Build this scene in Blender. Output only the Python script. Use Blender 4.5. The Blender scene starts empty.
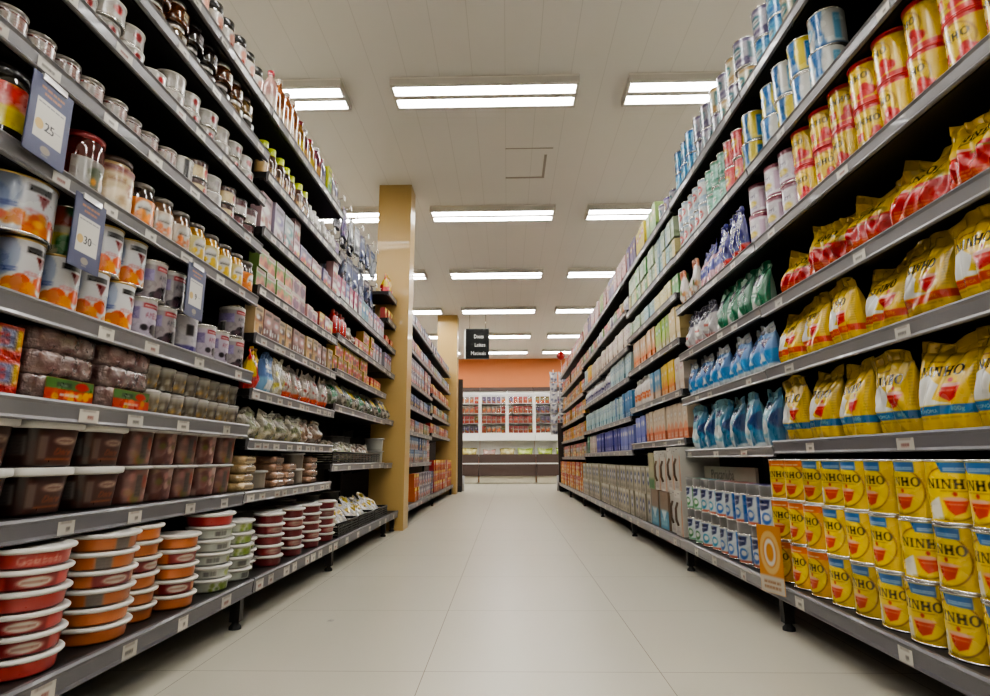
import bpy, math, random
import numpy as np
from mathutils import Vector, Matrix

random.seed(11)
R = random.Random(5)
COL = bpy.context.scene.collection
PI = math.pi

# ------------------------------------------------------------------ colour + materials
def rgb(*c):
    """sRGB 0-255 -> sRGB 0-1 tuple"""
    if len(c) == 1:
        c = c[0]
    if isinstance(c, str):
        c = tuple(int(c[i:i + 2], 16) for i in (0, 2, 4))
    return np.array(c, float) / 255.0

def lin(c):
    c = np.asarray(c, float)
    return np.where(c <= 0.04045, c / 12.92, ((np.clip(c, 0, 1) + 0.055) / 1.055) ** 2.4)

MATS = {}
def mat_flat(name, c, rough=0.5, metal=0.0, coat=0.0, noise=0.0, nscale=40, bump=0.0, emit=0):
    if name in MATS:
        return MATS[name]
    m = bpy.data.materials.new(name)
    m.use_nodes = True
    nt = m.node_tree
    b = nt.nodes['Principled BSDF']
    L = lin(rgb(c))
    b.inputs['Base Color'].default_value = (*L, 1)
    b.inputs['Roughness'].default_value = rough
    b.inputs['Metallic'].default_value = metal
    b.inputs['Coat Weight'].default_value = coat
    if emit:
        b.inputs['Emission Color'].default_value = (*L, 1)
        b.inputs['Emission Strength'].default_value = emit
    if noise or bump:
        tc = nt.nodes.new('ShaderNodeTexCoord')
        n = nt.nodes.new('ShaderNodeTexNoise')
        n.inputs['Scale'].default_value = nscale
        n.inputs['Detail'].default_value = 4
        nt.links.new(tc.outputs['Object'], n.inputs['Vector'])
        if noise:
            mx = nt.nodes.new('ShaderNodeMix')
            mx.data_type = 'RGBA'
            mx.inputs['A'].default_value = (*(L * (1 - noise)), 1)
            mx.inputs['B'].default_value = (*np.clip(L * (1 + noise), 0, 1), 1)
            nt.links.new(n.outputs['Fac'], mx.inputs['Factor'])
            nt.links.new(mx.outputs['Result'], b.inputs['Base Color'])
        if bump:
            bp = nt.nodes.new('ShaderNodeBump')
            bp.inputs['Strength'].default_value = bump
            bp.inputs['Distance'].default_value = 0.004
            nt.links.new(n.outputs['Fac'], bp.inputs['Height'])
            nt.links.new(bp.outputs['Normal'], b.inputs['Normal'])
    MATS[name] = m
    return m

def mat_print(name, rough=0.4, metal=0.0, coat=0.0, bump=0.0, bscale=30, stretch=(1, 1, 1), spec=0.5):
    """printed surface: its colours come from the mesh colour attribute, with a fine procedural grain"""
    if name in MATS:
        return MATS[name]
    m = bpy.data.materials.new(name)
    m.use_nodes = True
    nt = m.node_tree
    b = nt.nodes['Principled BSDF']
    a = nt.nodes.new('ShaderNodeAttribute')
    a.attribute_name = 'Col'
    tc = nt.nodes.new('ShaderNodeTexCoord')
    mp = nt.nodes.new('ShaderNodeMapping')
    mp.inputs['Scale'].default_value = stretch
    n = nt.nodes.new('ShaderNodeTexNoise')
    n.inputs['Scale'].default_value = bscale
    n.inputs['Detail'].default_value = 3
    nt.links.new(tc.outputs['Object'], mp.inputs['Vector'])
    nt.links.new(mp.outputs['Vector'], n.inputs['Vector'])
    mr = nt.nodes.new('ShaderNodeMapRange')
    mr.inputs['To Min'].default_value = max(rough - 0.06, 0.02)
    mr.inputs['To Max'].default_value = rough + 0.06
    nt.links.new(n.outputs['Fac'], mr.inputs['Value'])
    nt.links.new(mr.outputs['Result'], b.inputs['Roughness'])
    oi = nt.nodes.new('ShaderNodeObjectInfo')
    vr = nt.nodes.new('ShaderNodeMapRange'); vr.inputs['To Min'].default_value = .74; vr.inputs['To Max'].default_value = 1.1
    hv = nt.nodes.new('ShaderNodeHueSaturation')
    nt.links.new(oi.outputs['Random'], vr.inputs['Value']); nt.links.new(vr.outputs['Result'], hv.inputs['Value'])
    nt.links.new(a.outputs['Color'], hv.inputs['Color']); nt.links.new(hv.outputs['Color'], b.inputs['Base Color'])
    b.inputs['Metallic'].default_value = metal
    b.inputs['Coat Weight'].default_value = coat
    b.inputs['Coat Roughness'].default_value = 0.06
    b.inputs['Specular IOR Level'].default_value = spec
    if bump:
        bp = nt.nodes.new('ShaderNodeBump')
        bp.inputs['Strength'].default_value = bump
        bp.inputs['Distance'].default_value = 0.01
        nt.links.new(n.outputs['Fac'], bp.inputs['Height'])
        nt.links.new(bp.outputs['Normal'], b.inputs['Normal'])
    MATS[name] = m
    return m

PAPER = mat_print('printed_card', 0.45)
GLOSS = mat_print('printed_gloss_label', 0.28, coat=0.25)
TIN = mat_print('printed_tin', 0.27, metal=0.06, coat=0.16)
FOIL = mat_print('printed_film', 0.26, metal=0.0, coat=0.35, bump=0.4, bscale=15, stretch=(1, 1, .45))
FILM = mat_print('crinkled_clear_film', 0.16, coat=0.6, bump=0.8, bscale=55)
JAR = mat_print('jar_glass_with_contents', 0.08, coat=0.8, spec=0.6)
PLAST = mat_print('translucent_tub_plastic', 0.3, coat=0.2)
STEEL = mat_flat('tin_steel', (200, 198, 194), 0.25, 1.0)
WLID = mat_flat('white_plastic_lid', (206, 203, 198), 0.35, 0, 0.1, noise=0.03)
BLK = mat_flat('black_shelf_metal', (30, 27, 26), 0.5, 0.3, noise=0.15)
DKB = mat_flat('dark_back_panel', (26, 23, 22), 0.6, 0.1, noise=0.2, nscale=6)
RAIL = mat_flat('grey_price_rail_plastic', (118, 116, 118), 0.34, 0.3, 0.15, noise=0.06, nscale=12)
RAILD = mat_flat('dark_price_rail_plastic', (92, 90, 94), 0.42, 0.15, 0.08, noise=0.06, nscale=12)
FOOT = mat_flat('black_rubber_foot', (22, 21, 21), 0.7, noise=0.1)

# ------------------------------------------------------------------ text masks
_TM = {}
def _fill_poly(M, pts):
    h, w = M.shape
    ys, xs = np.mgrid[0:h, 0:w]
    xs = xs + 0.5; ys = ys + 0.5
    ins = np.zeros(M.shape, bool)
    n = len(pts)
    for i in range(n):
        x0, y0 = pts[i]; x1, y1 = pts[(i + 1) % n]
        if y0 == y1:
            continue
        c = ((y0 > ys) != (y1 > ys)) & (xs < (x1 - x0) * (ys - y0) / (y1 - y0) + x0)
        ins ^= c
    return ins

def text_mask(s, px=40):
    """alpha grid (row 0 = baseline end) of a string set in the built-in font; cap height about 0.7 px"""
    if s in _TM:
        return _TM[s]
    cu = bpy.data.curves.new('lettering', 'FONT')
    cu.body = s
    cu.resolution_u = 3
    ob = bpy.data.objects.new('lettering', cu)
    COL.objects.link(ob)
    bpy.context.view_layer.update()
    dg = bpy.context.evaluated_depsgraph_get()
    ev = ob.evaluated_get(dg)
    me = ev.to_mesh()
    V = np.array([v.co[:2] for v in me.vertices]).reshape(-1, 2)
    me.calc_loop_triangles()
    T = [tuple(t.vertices) for t in me.loop_triangles]
    ev.to_mesh_clear()
    bpy.data.objects.remove(ob)
    bpy.data.curves.remove(cu)
    lo, hi = V.min(0), V.max(0)
    S = px * 2
    W = int((hi[0] - lo[0]) * S) + 3; H = int((hi[1] - lo[1]) * S) + 3
    W += W % 2; H += H % 2
    P = (V - lo) * S + 1
    M = np.zeros((H, W))
    for t in T:
        p = P[list(t)]
        x0, y0 = np.maximum(np.floor(p.min(0)).astype(int), 0)
        x1, y1 = np.minimum(np.ceil(p.max(0)).astype(int) + 1, (W, H))
        if x1 <= x0 or y1 <= y0:
            continue
        sub = _fill_poly(M[y0:y1, x0:x1], [tuple(q - (x0, y0)) for q in p])
        M[y0:y1, x0:x1] = np.maximum(M[y0:y1, x0:x1], sub)
    M = M.reshape(H // 2, 2, W // 2, 2).mean((1, 3))
    _TM[s] = M
    return M

def serif_mask(s):
    """bold roman capitals N I H O drawn as polygons"""
    k = 'serif' + s
    if k in _TM:
        return _TM[k]
    H = 72
    gl = []
    x = 0
    for ch in s:
        if ch == 'N':
            gl.append([('p', [(x + 7, 0), (x + 16, 0), (x + 16, 72), (x + 7, 72)]), ('p', [(x + 6, 72), (x + 22, 72), (x + 62, 0), (x + 50, 0)]),
                       ('p', [(x + 52, 0), (x + 62, 0), (x + 62, 72), (x + 52, 72)]), ('p', [(x, 0), (x + 24, 0), (x + 24, 6), (x, 6)]),
                       ('p', [(x + 44, 66), (x + 70, 66), (x + 70, 72), (x + 44, 72)]), ('p', [(x, 66), (x + 14, 66), (x + 14, 72), (x, 72)])])
            x += 76
        if ch == 'I':
            gl.append([('p', [(x + 8, 0), (x + 24, 0), (x + 24, 72), (x + 8, 72)]), ('p', [(x, 0), (x + 32, 0), (x + 32, 6), (x, 6)]), ('p', [(x, 66), (x + 32, 66), (x + 32, 72), (x, 72)])])
            x += 40
        if ch == 'H':
            gl.append([('p', [(x + 6, 0), (x + 22, 0), (x + 22, 72), (x + 6, 72)]), ('p', [(x + 48, 0), (x + 64, 0), (x + 64, 72), (x + 48, 72)]), ('p', [(x + 14, 30), (x + 56, 30), (x + 56, 43), (x + 14, 43)])]
                      + [('p', [(x + a, b), (x + a + 30, b), (x + a + 30, b + 6), (x + a, b + 6)]) for a in (0, 40) for b in (0, 66)])
            x += 78
        if ch == 'O':
            gl.append([('o', x + 34, 36, 34, 38, 18, 30)])
            x += 74
    M = np.zeros((76, x + 4))
    ys, xs = np.mgrid[0:76, 0:x + 4]
    for g in gl:
        for q in g:
            if q[0] == 'p':
                M = np.maximum(M, _fill_poly(M, [(a + 2, b + 2) for a, b in q[1]]))
            else:
                _, cx, cy, a, b, a2, b2 = q
                o = ((xs - cx - 2) / a) ** 2 + ((ys - cy - 2) / b) ** 2 < 1
                i = ((xs - cx - 2) / a2) ** 2 + ((ys - cy - 2) / b2) ** 2 < 1
                M = np.maximum(M, o & ~i)
    _TM[k] = M.astype(float)
    return _TM[k]

# ------------------------------------------------------------------ painting on mesh vertices
class Cv:
    def __init__(s, U, V, base, cell):
        s.u = U.ravel(); s.v = V.ravel(); s.e = cell
        s.C = np.tile(np.asarray(base, float), (s.u.size, 1))
        s.w = s.u.max() - s.u.min(); s.h = s.v.max()
    def mix(s, a, c):
        a = np.clip(a, 0, 1)[:, None]
        s.C = s.C * (1 - a) + np.asarray(c, float) * a
    def sd(s, d):
        return np.clip(0.5 - d / s.e, 0, 1)
    def rect(s, u0, v0, u1, v1, c, a=1):
        d = np.maximum(np.abs(s.u - (u0 + u1) / 2) - abs(u1 - u0) / 2, np.abs(s.v - (v0 + v1) / 2) - abs(v1 - v0) / 2)
        s.mix(s.sd(d) * a, c)
    def ell(s, cu, cv, ru, rv, c, ring=0, a=1):
        q = np.sqrt(((s.u - cu) / ru) ** 2 + ((s.v - cv) / rv) ** 2)
        d = (q - 1) * min(ru, rv)
        if ring:
            d = np.abs(d) - ring
        s.mix(s.sd(d) * a, c)
    def poly(s, pts, c, a=1):
        ins = np.zeros(s.u.size, bool); dist = np.full(s.u.size, 1e9)
        n = len(pts)
        for i in range(n):
            x0, y0 = pts[i]; x1, y1 = pts[(i + 1) % n]
            ex, ey = x1 - x0, y1 - y0
            t = np.clip(((s.u - x0) * ex + (s.v - y0) * ey) / (ex * ex + ey * ey + 1e-12), 0, 1)
            dist = np.minimum(dist, np.hypot(s.u - x0 - t * ex, s.v - y0 - t * ey))
            if y0 != y1:
                ins ^= ((y0 > s.v) != (y1 > s.v)) & (s.u < ex * (s.v - y0) / (y1 - y0) + x0)
        s.mix(s.sd(np.where(ins, -dist, dist)) * a, c)
    def text(s, t, cu, cv, hh, c, wmax=None, serif=False, slant=0):
        M = serif_mask(t) if serif else text_mask(t)
        H, W = M.shape
        k = hh / H
        kx = k if not wmax or W * k <= wmax else wmax / W
        x = (s.u - cu - slant * (s.v - cv)) / kx + W / 2 - 0.5; y = (s.v - cv) / k + H / 2 - 0.5
        # box filter when the mesh cells are coarser than the mask
        n = max(1, int(round(s.e / k / 2)))
        acc = 0
        offs = [(i + 0.5) / n - 0.5 for i in range(n)]
        for ox in offs:
            for oy in offs:
                xi = np.round(x + ox * s.e / kx).astype(int); yi = np.round(y + oy * s.e / k).astype(int)
                ok = (xi >= 0) & (xi < W) & (yi >= 0) & (yi < H)
                acc = acc + np.where(ok, M[np.clip(yi, 0, H - 1), np.clip(xi, 0, W - 1)], 0)
        s.mix(acc / n ** 2, c)
    def lines(s, u0, v0, u1, v1, n, c, seed=0, a=0.8):
        """small print: rows of short dashes"""
        r = random.Random(seed)
        dv = (v1 - v0) / n
        for i in range(n):
            x = u0
            while x < u1 - 1e-4:
                w = min((0.06 + 0.2 * r.random()) * (u1 - u0) + 1e-3, u1 - x)
                s.rect(x, v0 + dv * (i + 0.2), x + w * 0.85, v0 + dv * (i + 0.75), c, a)
                x += w
    def bars(s, u0, v0, u1, v1, seed=0):
        s.rect(u0, v0, u1, v1, (0.93, 0.93, 0.9))
        r = random.Random(seed); x = u0 + (u1 - u0) * .08
        while x < u1 - (u1 - u0) * .1:
            w = (u1 - u0) * (0.02 + 0.05 * r.random())
            s.rect(x, v0 + (v1 - v0) * .15, x + w, v1 - (v1 - v0) * .1, (0.1, 0.1, 0.1)); x += w * 2
    def blobs(s, u0, v0, u1, v1, n, cols, rad, seed=0):
        r = random.Random(seed)
        for i in range(n):
            c = np.array(r.choice(cols)) * (0.85 + 0.3 * r.random())
            q = rad * (0.6 + 0.7 * r.random())
            s.ell(u0 + (u1 - u0) * r.random(), v0 + (v1 - v0) * r.random(), q, q * (0.7 + .5 * r.random()), np.clip(c, 0, 1))
    def grad(s, v0, v1, c, a0=0, a1=1):
        t = np.clip((s.v - v0) / (v1 - v0), 0, 1)
        s.mix(a0 + (a1 - a0) * t, c)
    def speck(s, amp, seed=0):
        g = np.random.default_rng(seed)
        s.C = np.clip(s.C * (1 + amp * g.standard_normal((s.u.size, 1))), 0, 1)

# ------------------------------------------------------------------ mesh building
INK = .64      # reflectance of printed packaging under the store's light
class MB:
    def __init__(s):
        s.V = []; s.F = []; s.C = []; s.MI = []; s.S = []; s.n = 0
    def add(s, V, F, C=(0.5, 0.5, 0.5), mi=0, smooth=False):
        V = np.asarray(V, float).reshape(-1, 3)
        C = np.asarray(C, float)
        if C.ndim == 1:
            C = np.tile(C, (len(V), 1))
        s.V.append(V); s.C.append(C)
        s.F += [tuple(i + s.n for i in f) for f in F]
        s.MI += [mi] * len(F); s.S += [smooth] * len(F)
        s.n += len(V)
        return s
    def grid(s, P, C=(0.5, 0.5, 0.5), mi=0, smooth=True):
        nv, nu = P.shape[:2]
        F = [(i * nu + j, i * nu + j + 1, (i + 1) * nu + j + 1, (i + 1) * nu + j) for i in range(nv - 1) for j in range(nu - 1)]
        return s.add(P.reshape(-1, 3), F, C, mi, smooth)
    def fan(s, ring, C=(.5, .5, .5), mi=0, up=True, smooth=False):
        ring = np.asarray(ring, float)
        n = len(ring)
        V = np.vstack([ring, ring.mean(0)])
        F = [((i, (i + 1) % n, n) if up else ((i + 1) % n, i, n)) for i in range(n)]
        return s.add(V, F, C, mi, smooth)
    def box(s, lo, hi, C=(.5, .5, .5), mi=0):
        x0, y0, z0 = lo; x1, y1, z1 = hi
        V = [(x0, y0, z0), (x1, y0, z0), (x1, y1, z0), (x0, y1, z0), (x0, y0, z1), (x1, y0, z1), (x1, y1, z1), (x0, y1, z1)]
        F = [(0, 3, 2, 1), (4, 5, 6, 7), (0, 1, 5, 4), (1, 2, 6, 5), (2, 3, 7, 6), (3, 0, 4, 7)]
        return s.add(V, F, C, mi)
    def tube(s, pts, r, C=(.5, .5, .5), mi=0, n=8):
        """round bar along a polyline"""
        pts = [Vector(p) for p in pts]
        rings = []
        for i, p in enumerate(pts):
            d = (pts[min(i + 1, len(pts) - 1)] - pts[max(i - 1, 0)]).normalized()
            a = d.orthogonal().normalized() if i == 0 else (a - d * a.dot(d)).normalized()
            b = d.cross(a)
            rings.append([p + a * (r * math.cos(2 * PI * k / n)) + b * (r * math.sin(2 * PI * k / n)) for k in range(n)])
        V = [tuple(v) for ring in rings for v in ring]
        F = [(i * n + k, i * n + (k + 1) % n, (i + 1) * n + (k + 1) % n, (i + 1) * n + k) for i in range(len(pts) - 1) for k in range(n)]
        F += [tuple(range(n - 1, -1, -1)), tuple((len(pts) - 1) * n + k for k in range(n))]
        return s.add(V, F, C, mi, True)
    def mesh(s, name, mats):
        me = bpy.data.meshes.new(name)
        V = np.vstack(s.V); C = lin(np.vstack(s.C))
        C = np.clip(C * 1.06 - C.mean(1, keepdims=True) * .06, 0, 1) * INK
        me.from_pydata(V.tolist(), [], s.F)
        at = me.color_attributes.new('Col', 'FLOAT_COLOR', 'POINT')
        at.data.foreach_set('color', np.hstack([C, np.ones((len(C), 1))]).astype(np.float32).ravel())
        for m in (mats if isinstance(mats, (list, tuple)) else [mats]):
            me.materials.append(m)
        me.polygons.foreach_set('material_index', s.MI)
        me.polygons.foreach_set('use_smooth', s.S)
        me.update()
        return me

def ringpts(a, b, n, nu, start=-PI, close=True):
    """closed outline (superellipse exponent n) from angle -pi to pi, 0 at the front (-Y)"""
    t = np.linspace(-PI, PI, nu + 1)
    sx, cy = np.sin(t), np.cos(t)
    r = (np.abs(sx / a) ** n + np.abs(cy / b) ** n) ** (-1.0 / n)
    return np.stack([r * sx, -r * cy], 1)

def loft(mb, prof, nu=32, n=2.0, paint=None, base=(.5, .5, .5), mi=0, cap0=False, cap1=False, smooth=True, nv=None, capc=None):
    """prof: [(z, a, b)]; resampled to nv rows; painted by paint(Cv)"""
    prof = np.array(prof, float)
    if nv:
        l = np.concatenate([[0], np.cumsum(np.hypot(np.diff(prof[:, 0]), np.diff(prof[:, 1])))])
        t = np.linspace(0, l[-1], nv + 1)
        prof = np.stack([np.interp(t, l, prof[:, k]) for k in range(3)], 1)
    P = np.zeros((len(prof), nu + 1, 3))
    for i, (z, a, b) in enumerate(prof):
        P[i, :, :2] = ringpts(max(a, 1e-5), max(b, 1e-5), n, nu); P[i, :, 2] = z
    C = base
    if paint:
        mid = P[len(prof) // 2, :, :2]
        L = np.concatenate([[0], np.cumsum(np.hypot(*np.diff(mid, axis=0).T))])
        U = np.tile(L - L[nu // 2], (len(prof), 1))
        Vv = P[:, :, 2] - prof[0, 0]
        cell = max((L[-1]) / nu, (Vv.max()) / max(len(prof) - 1, 1))
        cv = Cv(U, Vv, base, cell)
        paint(cv)
        C = cv.C
    mb.grid(P, C, mi, smooth)
    cc = base if capc is None else capc
    if cap0:
        mb.fan(P[0, :-1], cc, mi, up=False)
    if cap1:
        mb.fan(P[-1, :-1], cc, mi, up=True)
    return mb

def panel(mb, o, du, dv, w, h, nu, nv, paint=None, base=(.5, .5, .5), mi=0, bulge=0):
    """flat painted sheet: centre-bottom o, unit vectors du, dv"""
    o, du, dv = (np.array(x, float) for x in (o, du, dv))
    U, Vv = np.meshgrid(np.linspace(-w / 2, w / 2, nu + 1), np.linspace(0, h, nv + 1))
    P = o + U[..., None] * du + Vv[..., None] * dv
    if bulge:
        P = P + np.cross(du, dv) * (bulge * (1 - (2 * U / w) ** 4) * (1 - (2 * Vv / h - 1) ** 4))[..., None]
    C = base
    if paint:
        cv = Cv(U, Vv, base, max(w / nu, h / nv))
        paint(cv)
        C = cv.C
    return mb.grid(P, C, mi, bool(bulge))

def carton_mb(w, d, h, front, base, side=None, top=None, cell=0.006, mb=None, mi=0):
    mb = mb or MB()
    k = lambda x: max(1, int(round(x / cell)))
    X, Y, Z = (1, 0, 0), (0, 1, 0), (0, 0, 1)
    panel(mb, (0, -d / 2, 0), X, Z, w, h, k(w), k(h), front, base, mi)
    panel(mb, (w / 2, 0, 0), Y, Z, d, h, k(d) if side else 1, k(h) if side else 1, side, base, mi)
    panel(mb, (0, d / 2, 0), (-1, 0, 0), Z, w, h, 1, 1, None, base, mi)
    panel(mb, (-w / 2, 0, 0), (0, -1, 0), Z, d, h, k(d) if side else 1, k(h) if side else 1, side, base, mi)
    panel(mb, (0, -d / 2, h), X, Y, w, d, k(w) if top else 1, k(d) if top else 1, top, base, mi)
    panel(mb, (0, d / 2, 0), X, (0, -1, 0), w, d, 1, 1, None, base, mi)
    return mb

def bag_mb(w, d, h, paint, base, nu=30, nv=36, seed=0, crumple=0.004, seal=0.88, foot=0.75, slump=0.0, mi=0, skew=0.0):
    """pillow or stand-up bag: front and back sheets that meet at the side seams and the top seal"""
    r = random.Random(seed)
    ph = [(r.uniform(20, 110) * r.choice((-1, 1)), r.uniform(-90, 90), r.uniform(0, 6), r.uniform(0.25, .8)) for _ in range(7)]
    mb = MB()
    U, T = np.meshgrid(np.linspace(-1, 1, nu + 1), np.linspace(0, 1, nv + 1))
    g = np.where(T < 0.3, foot + (1 - foot) * np.sin(T / 0.3 * PI / 2), np.cos(np.clip((T - 0.3) / (seal - 0.3), 0, 1) * PI / 2) ** 0.8)
    th = d / 2 * g * np.clip(1 - np.abs(U) ** 3.4, 0, 1) ** 0.42
    wid = w / 2 * (1 - 0.10 * np.sin(np.clip(T / seal, 0, 1) * PI) * 0.6 - 0.04 * (1 - T))
    z = h * T * (1 - slump * np.abs(U) ** 2 * T) + skew * U * T ** 2.5
    z = z + 0.012 * T ** 3 * np.sin(U * 2.2 + ph[0][2])
    out = []
    for sgn in (-1, 1):
        n = sum(a * np.sin(k1 * U * w + k2 * z + p + sgn) for k1, k2, p, a in ph) * crumple * (.35 + .65 * np.clip(np.abs(T - .62) * 4, 0, 1))
        edge = np.clip(1 - np.abs(U) ** 4, 0, 1)
        y = sgn * (th + n * edge * np.clip(T * 4, 0, 1) * (T < 0.99))
        lean = 0.02 * T ** 2 * np.sin(ph[1][2])
        P = np.stack([U * wid * (1 if sgn < 0 else -1), y + lean + 0.004 * np.sin(U * 7 + ph[2][2]) * (T > seal), z], -1)
        C = base
        cv = Cv(U * w / 2, T * h, base, max(w / nu, h / nv))
        paint(cv) if sgn < 0 else paint(cv)
        C = cv.C
        mb.grid(P, C, mi, True)
        out.append(P)
    b = np.vstack([out[0][0], out[1][0]])
    mb.fan(b[::-1], np.asarray(base) * 0.8, mi, up=True)
    return mb

# ------------------------------------------------------------------ objects
def link(name, me, parent=None, loc=(0, 0, 0), rot=(0, 0, 0)):
    o = bpy.data.objects.new(name, me)
    COL.objects.link(o)
    o.location = loc; o.rotation_euler = rot
    if parent:
        o.parent = parent
    return o

def tag(o, label, cat, group=None):
    o['label'] = label; o['category'] = cat
    if group:
        o['group'] = group
    return o

def structure(name, me, **k):
    o = link(name, me, **k)
    o['kind'] = 'structure'
    return o

class Proto:
    """one kind of product: name, category, and its parts [(name, mesh, [sub-parts])]; placed by copying"""
    def __init__(s, name, cat, desc, parts, w, d, h):
        s.name, s.cat, s.desc, s.parts, s.w, s.d, s.h = name, cat, desc, parts, w, d, h
        s.first = None
    def make(s):
        if s.first is None:
            if len(s.parts) == 1 and not s.parts[0][2]:
                r = link(s.name, s.parts[0][1])
            else:
                r = link(s.name, None)
                r.empty_display_size = 0.03
                for pn, me, subs in s.parts:
                    p = link(pn, me, r)
                    for sn, sm in subs:
                        link(sn, sm, p)
            s.first = r
            return r
        r = s.first.copy()
        COL.objects.link(r)
        for ch in s.first.children:
            c = ch.copy(); COL.objects.link(c); c.parent = r
            for g in ch.children:
                q = g.copy(); COL.objects.link(q); q.parent = c
        return r

ORD = ('zeroth first second third fourth fifth sixth seventh eighth ninth tenth eleventh twelfth thirteenth fourteenth fifteenth sixteenth '
       'seventeenth eighteenth nineteenth twentieth twenty-first twenty-second twenty-third twenty-fourth twenty-fifth twenty-sixth twenty-seventh '
       'twenty-eighth twenty-ninth thirtieth thirty-first thirty-second thirty-third thirty-fourth thirty-fifth thirty-sixth').split()
REC = []
def put(p, pos, rz, where, tier='', along='along', tilt=(0, 0), group=None, scale=1.0):
    o = p.make()
    o.location = pos
    o.rotation_euler = (tilt[0], tilt[1], rz)
    o.scale = (scale,) * 3
    REC.append((o, p, tier, along, where, group))
    tag(o, p.desc, p.cat)
    return o

SHELF_ORD = ['base shelf', 'second shelf', 'third shelf', 'fourth shelf', 'fifth shelf', 'sixth shelf', 'seventh shelf', 'eighth shelf', 'ninth shelf']
XU, XB = 0.90, 0.845           # front planes of upper shelves and of base shelves
def in_frame(P, f=572.586, pi_=.1912, ya=.0212):
    fw = (-math.sin(ya) * math.cos(pi_), math.cos(ya) * math.cos(pi_), math.sin(pi_))
    rt = (math.cos(ya), math.sin(ya), 0)
    up = (math.sin(ya) * math.sin(pi_), -math.cos(ya) * math.sin(pi_), math.cos(pi_))
    d = (P[0], P[1], P[2] - .5328)
    dot = lambda a: sum(x * y for x, y in zip(a, d))
    z = dot(fw)
    return z > .1 and abs(dot(rt) / z * f) < 493 and abs(dot(up) / z * f) < 346

def label_all():
    """ordinals run along each shelf from the camera end, over what the picture shows"""
    rows = {}
    for rec in REC:
        o, p, tier, along, where, group = rec
        seen = True
        if 'bay' in where and 'pegs' not in where:
            X, Y, Z = o.location
            sg = 1 if X > 0 else -1
            seen = any(in_frame((X - sg * p.d * .45, Y + a * p.w, Z + p.h * b)) for a in (0, .3, .45) for b in (.2, .5, .9))
        rows.setdefault((p.desc, tier, along, where, seen), []).append(rec)
    for (desc, tier, along, where, seen), rs in rows.items():
        if 'bay' in where and 'pegs' not in where:
            rs.sort(key=lambda q: q[0].location.y)
        for n, (o, p, _t, _a, _w, group) in enumerate(rs):
            t = (tier + ' ') if tier else ''
            how = ('from camera' if along == 'along' else along) if seen else 'out-of-view'
            tag(o, f"{desc}, {t}{ORD[n + 1]} {how}, {where}", p.cat, group or f"{desc} group, {where}")

TIERS = {1: [''], 2: ['lower', 'upper'], 3: ['bottom-tier', 'middle-tier', 'top-tier'],
         4: ['bottom-tier', 'second-tier', 'third-tier', 'top-tier'], 5: ['bottom-tier', 'second-tier', 'third-tier', 'fourth-tier', 'top-tier'],
         6: ['bottom-tier', 'second-tier', 'third-tier', 'fourth-tier', 'fifth-tier', 'top-tier']}

class Shelf:
    def __init__(s, side, bay, lev, z, base=False):
        s.side, s.lev, s.z = side, lev, z
        s.sg = -1 if side == 'L' else 1
        s.x = XB if base else XU
        s.where = f"{SHELF_ORD[lev]}, {bay}"
    def one(s, p, y, dz=0, back=0.012, tier='', along='along', rz=0, tilt=(0, 0), scale=1.0, ov=None):
        X = s.sg * (s.x + back + p.d / 2)
        rot = (PI / 2 if s.side == 'L' else -PI / 2) + rz
        return put(p, (X, y, s.z + dz), rot, s.where, tier, along, tilt, ov, scale)
    def row(s, ps, y0, n=None, pitch=None, stack=1, deep=1, back=0.012, jit=0.0012, twist=1.6, pick=None, y1=None, dgap=0.004, stacks=None, rot=0, along='along'):
        """columns of identical packs along the shelf; ps: one Proto or a list to draw from"""
        ps = ps if isinstance(ps, (list, tuple)) else [ps]
        pitch = pitch or ps[0].w + 0.004
        if n is None:
            n = max(1, int((y1 - y0) / pitch + 0.001))
        for i in range(n):
            p0 = pick(i, ps) if pick else ps[(i * 7 + i * i * 3) % len(ps)] if len(ps) > 2 else ps[i % len(ps)]
            m = stacks[i % len(stacks)] if stacks else stack
            for dd in range(deep):
                z = 0
                for k in range(m):
                    p = p0[k] if isinstance(p0, (list, tuple)) else p0
                    y = y0 + (i + 0.5) * pitch + R.uniform(-jit, jit) * (0.3 if k else 1)
                    s.one(p, y, z, back + dd * (p.d + dgap) + R.uniform(0, .012), TIERS[max(m, 1)][k] if m > 1 else '', along if dd == 0 else 'behind', rot + math.radians(R.uniform(-twist, twist)), scale=R.uniform(.95, 1.0) if m == 1 else 1.0)
                    z += p.h

# ------------------------------------------------------------------ packaging
W_ = rgb(236, 234, 228); K_ = rgb(24, 22, 22); YEL = rgb(238, 200, 20); RED = rgb(200, 28, 24); ORA = rgb(228, 112, 24)
BLU = rgb(52, 110, 170); NAVY = rgb(26, 36, 92); GRN = rgb(60, 130, 66); GOLD = rgb(176, 132, 20); CREAM = rgb(238, 226, 190)
PINK = rgb(226, 150, 160); PURP = rgb(90, 64, 130); BRN = rgb(82, 46, 28); LBLU = rgb(120, 180, 214); LIME = rgb(150, 196, 60)

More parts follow.
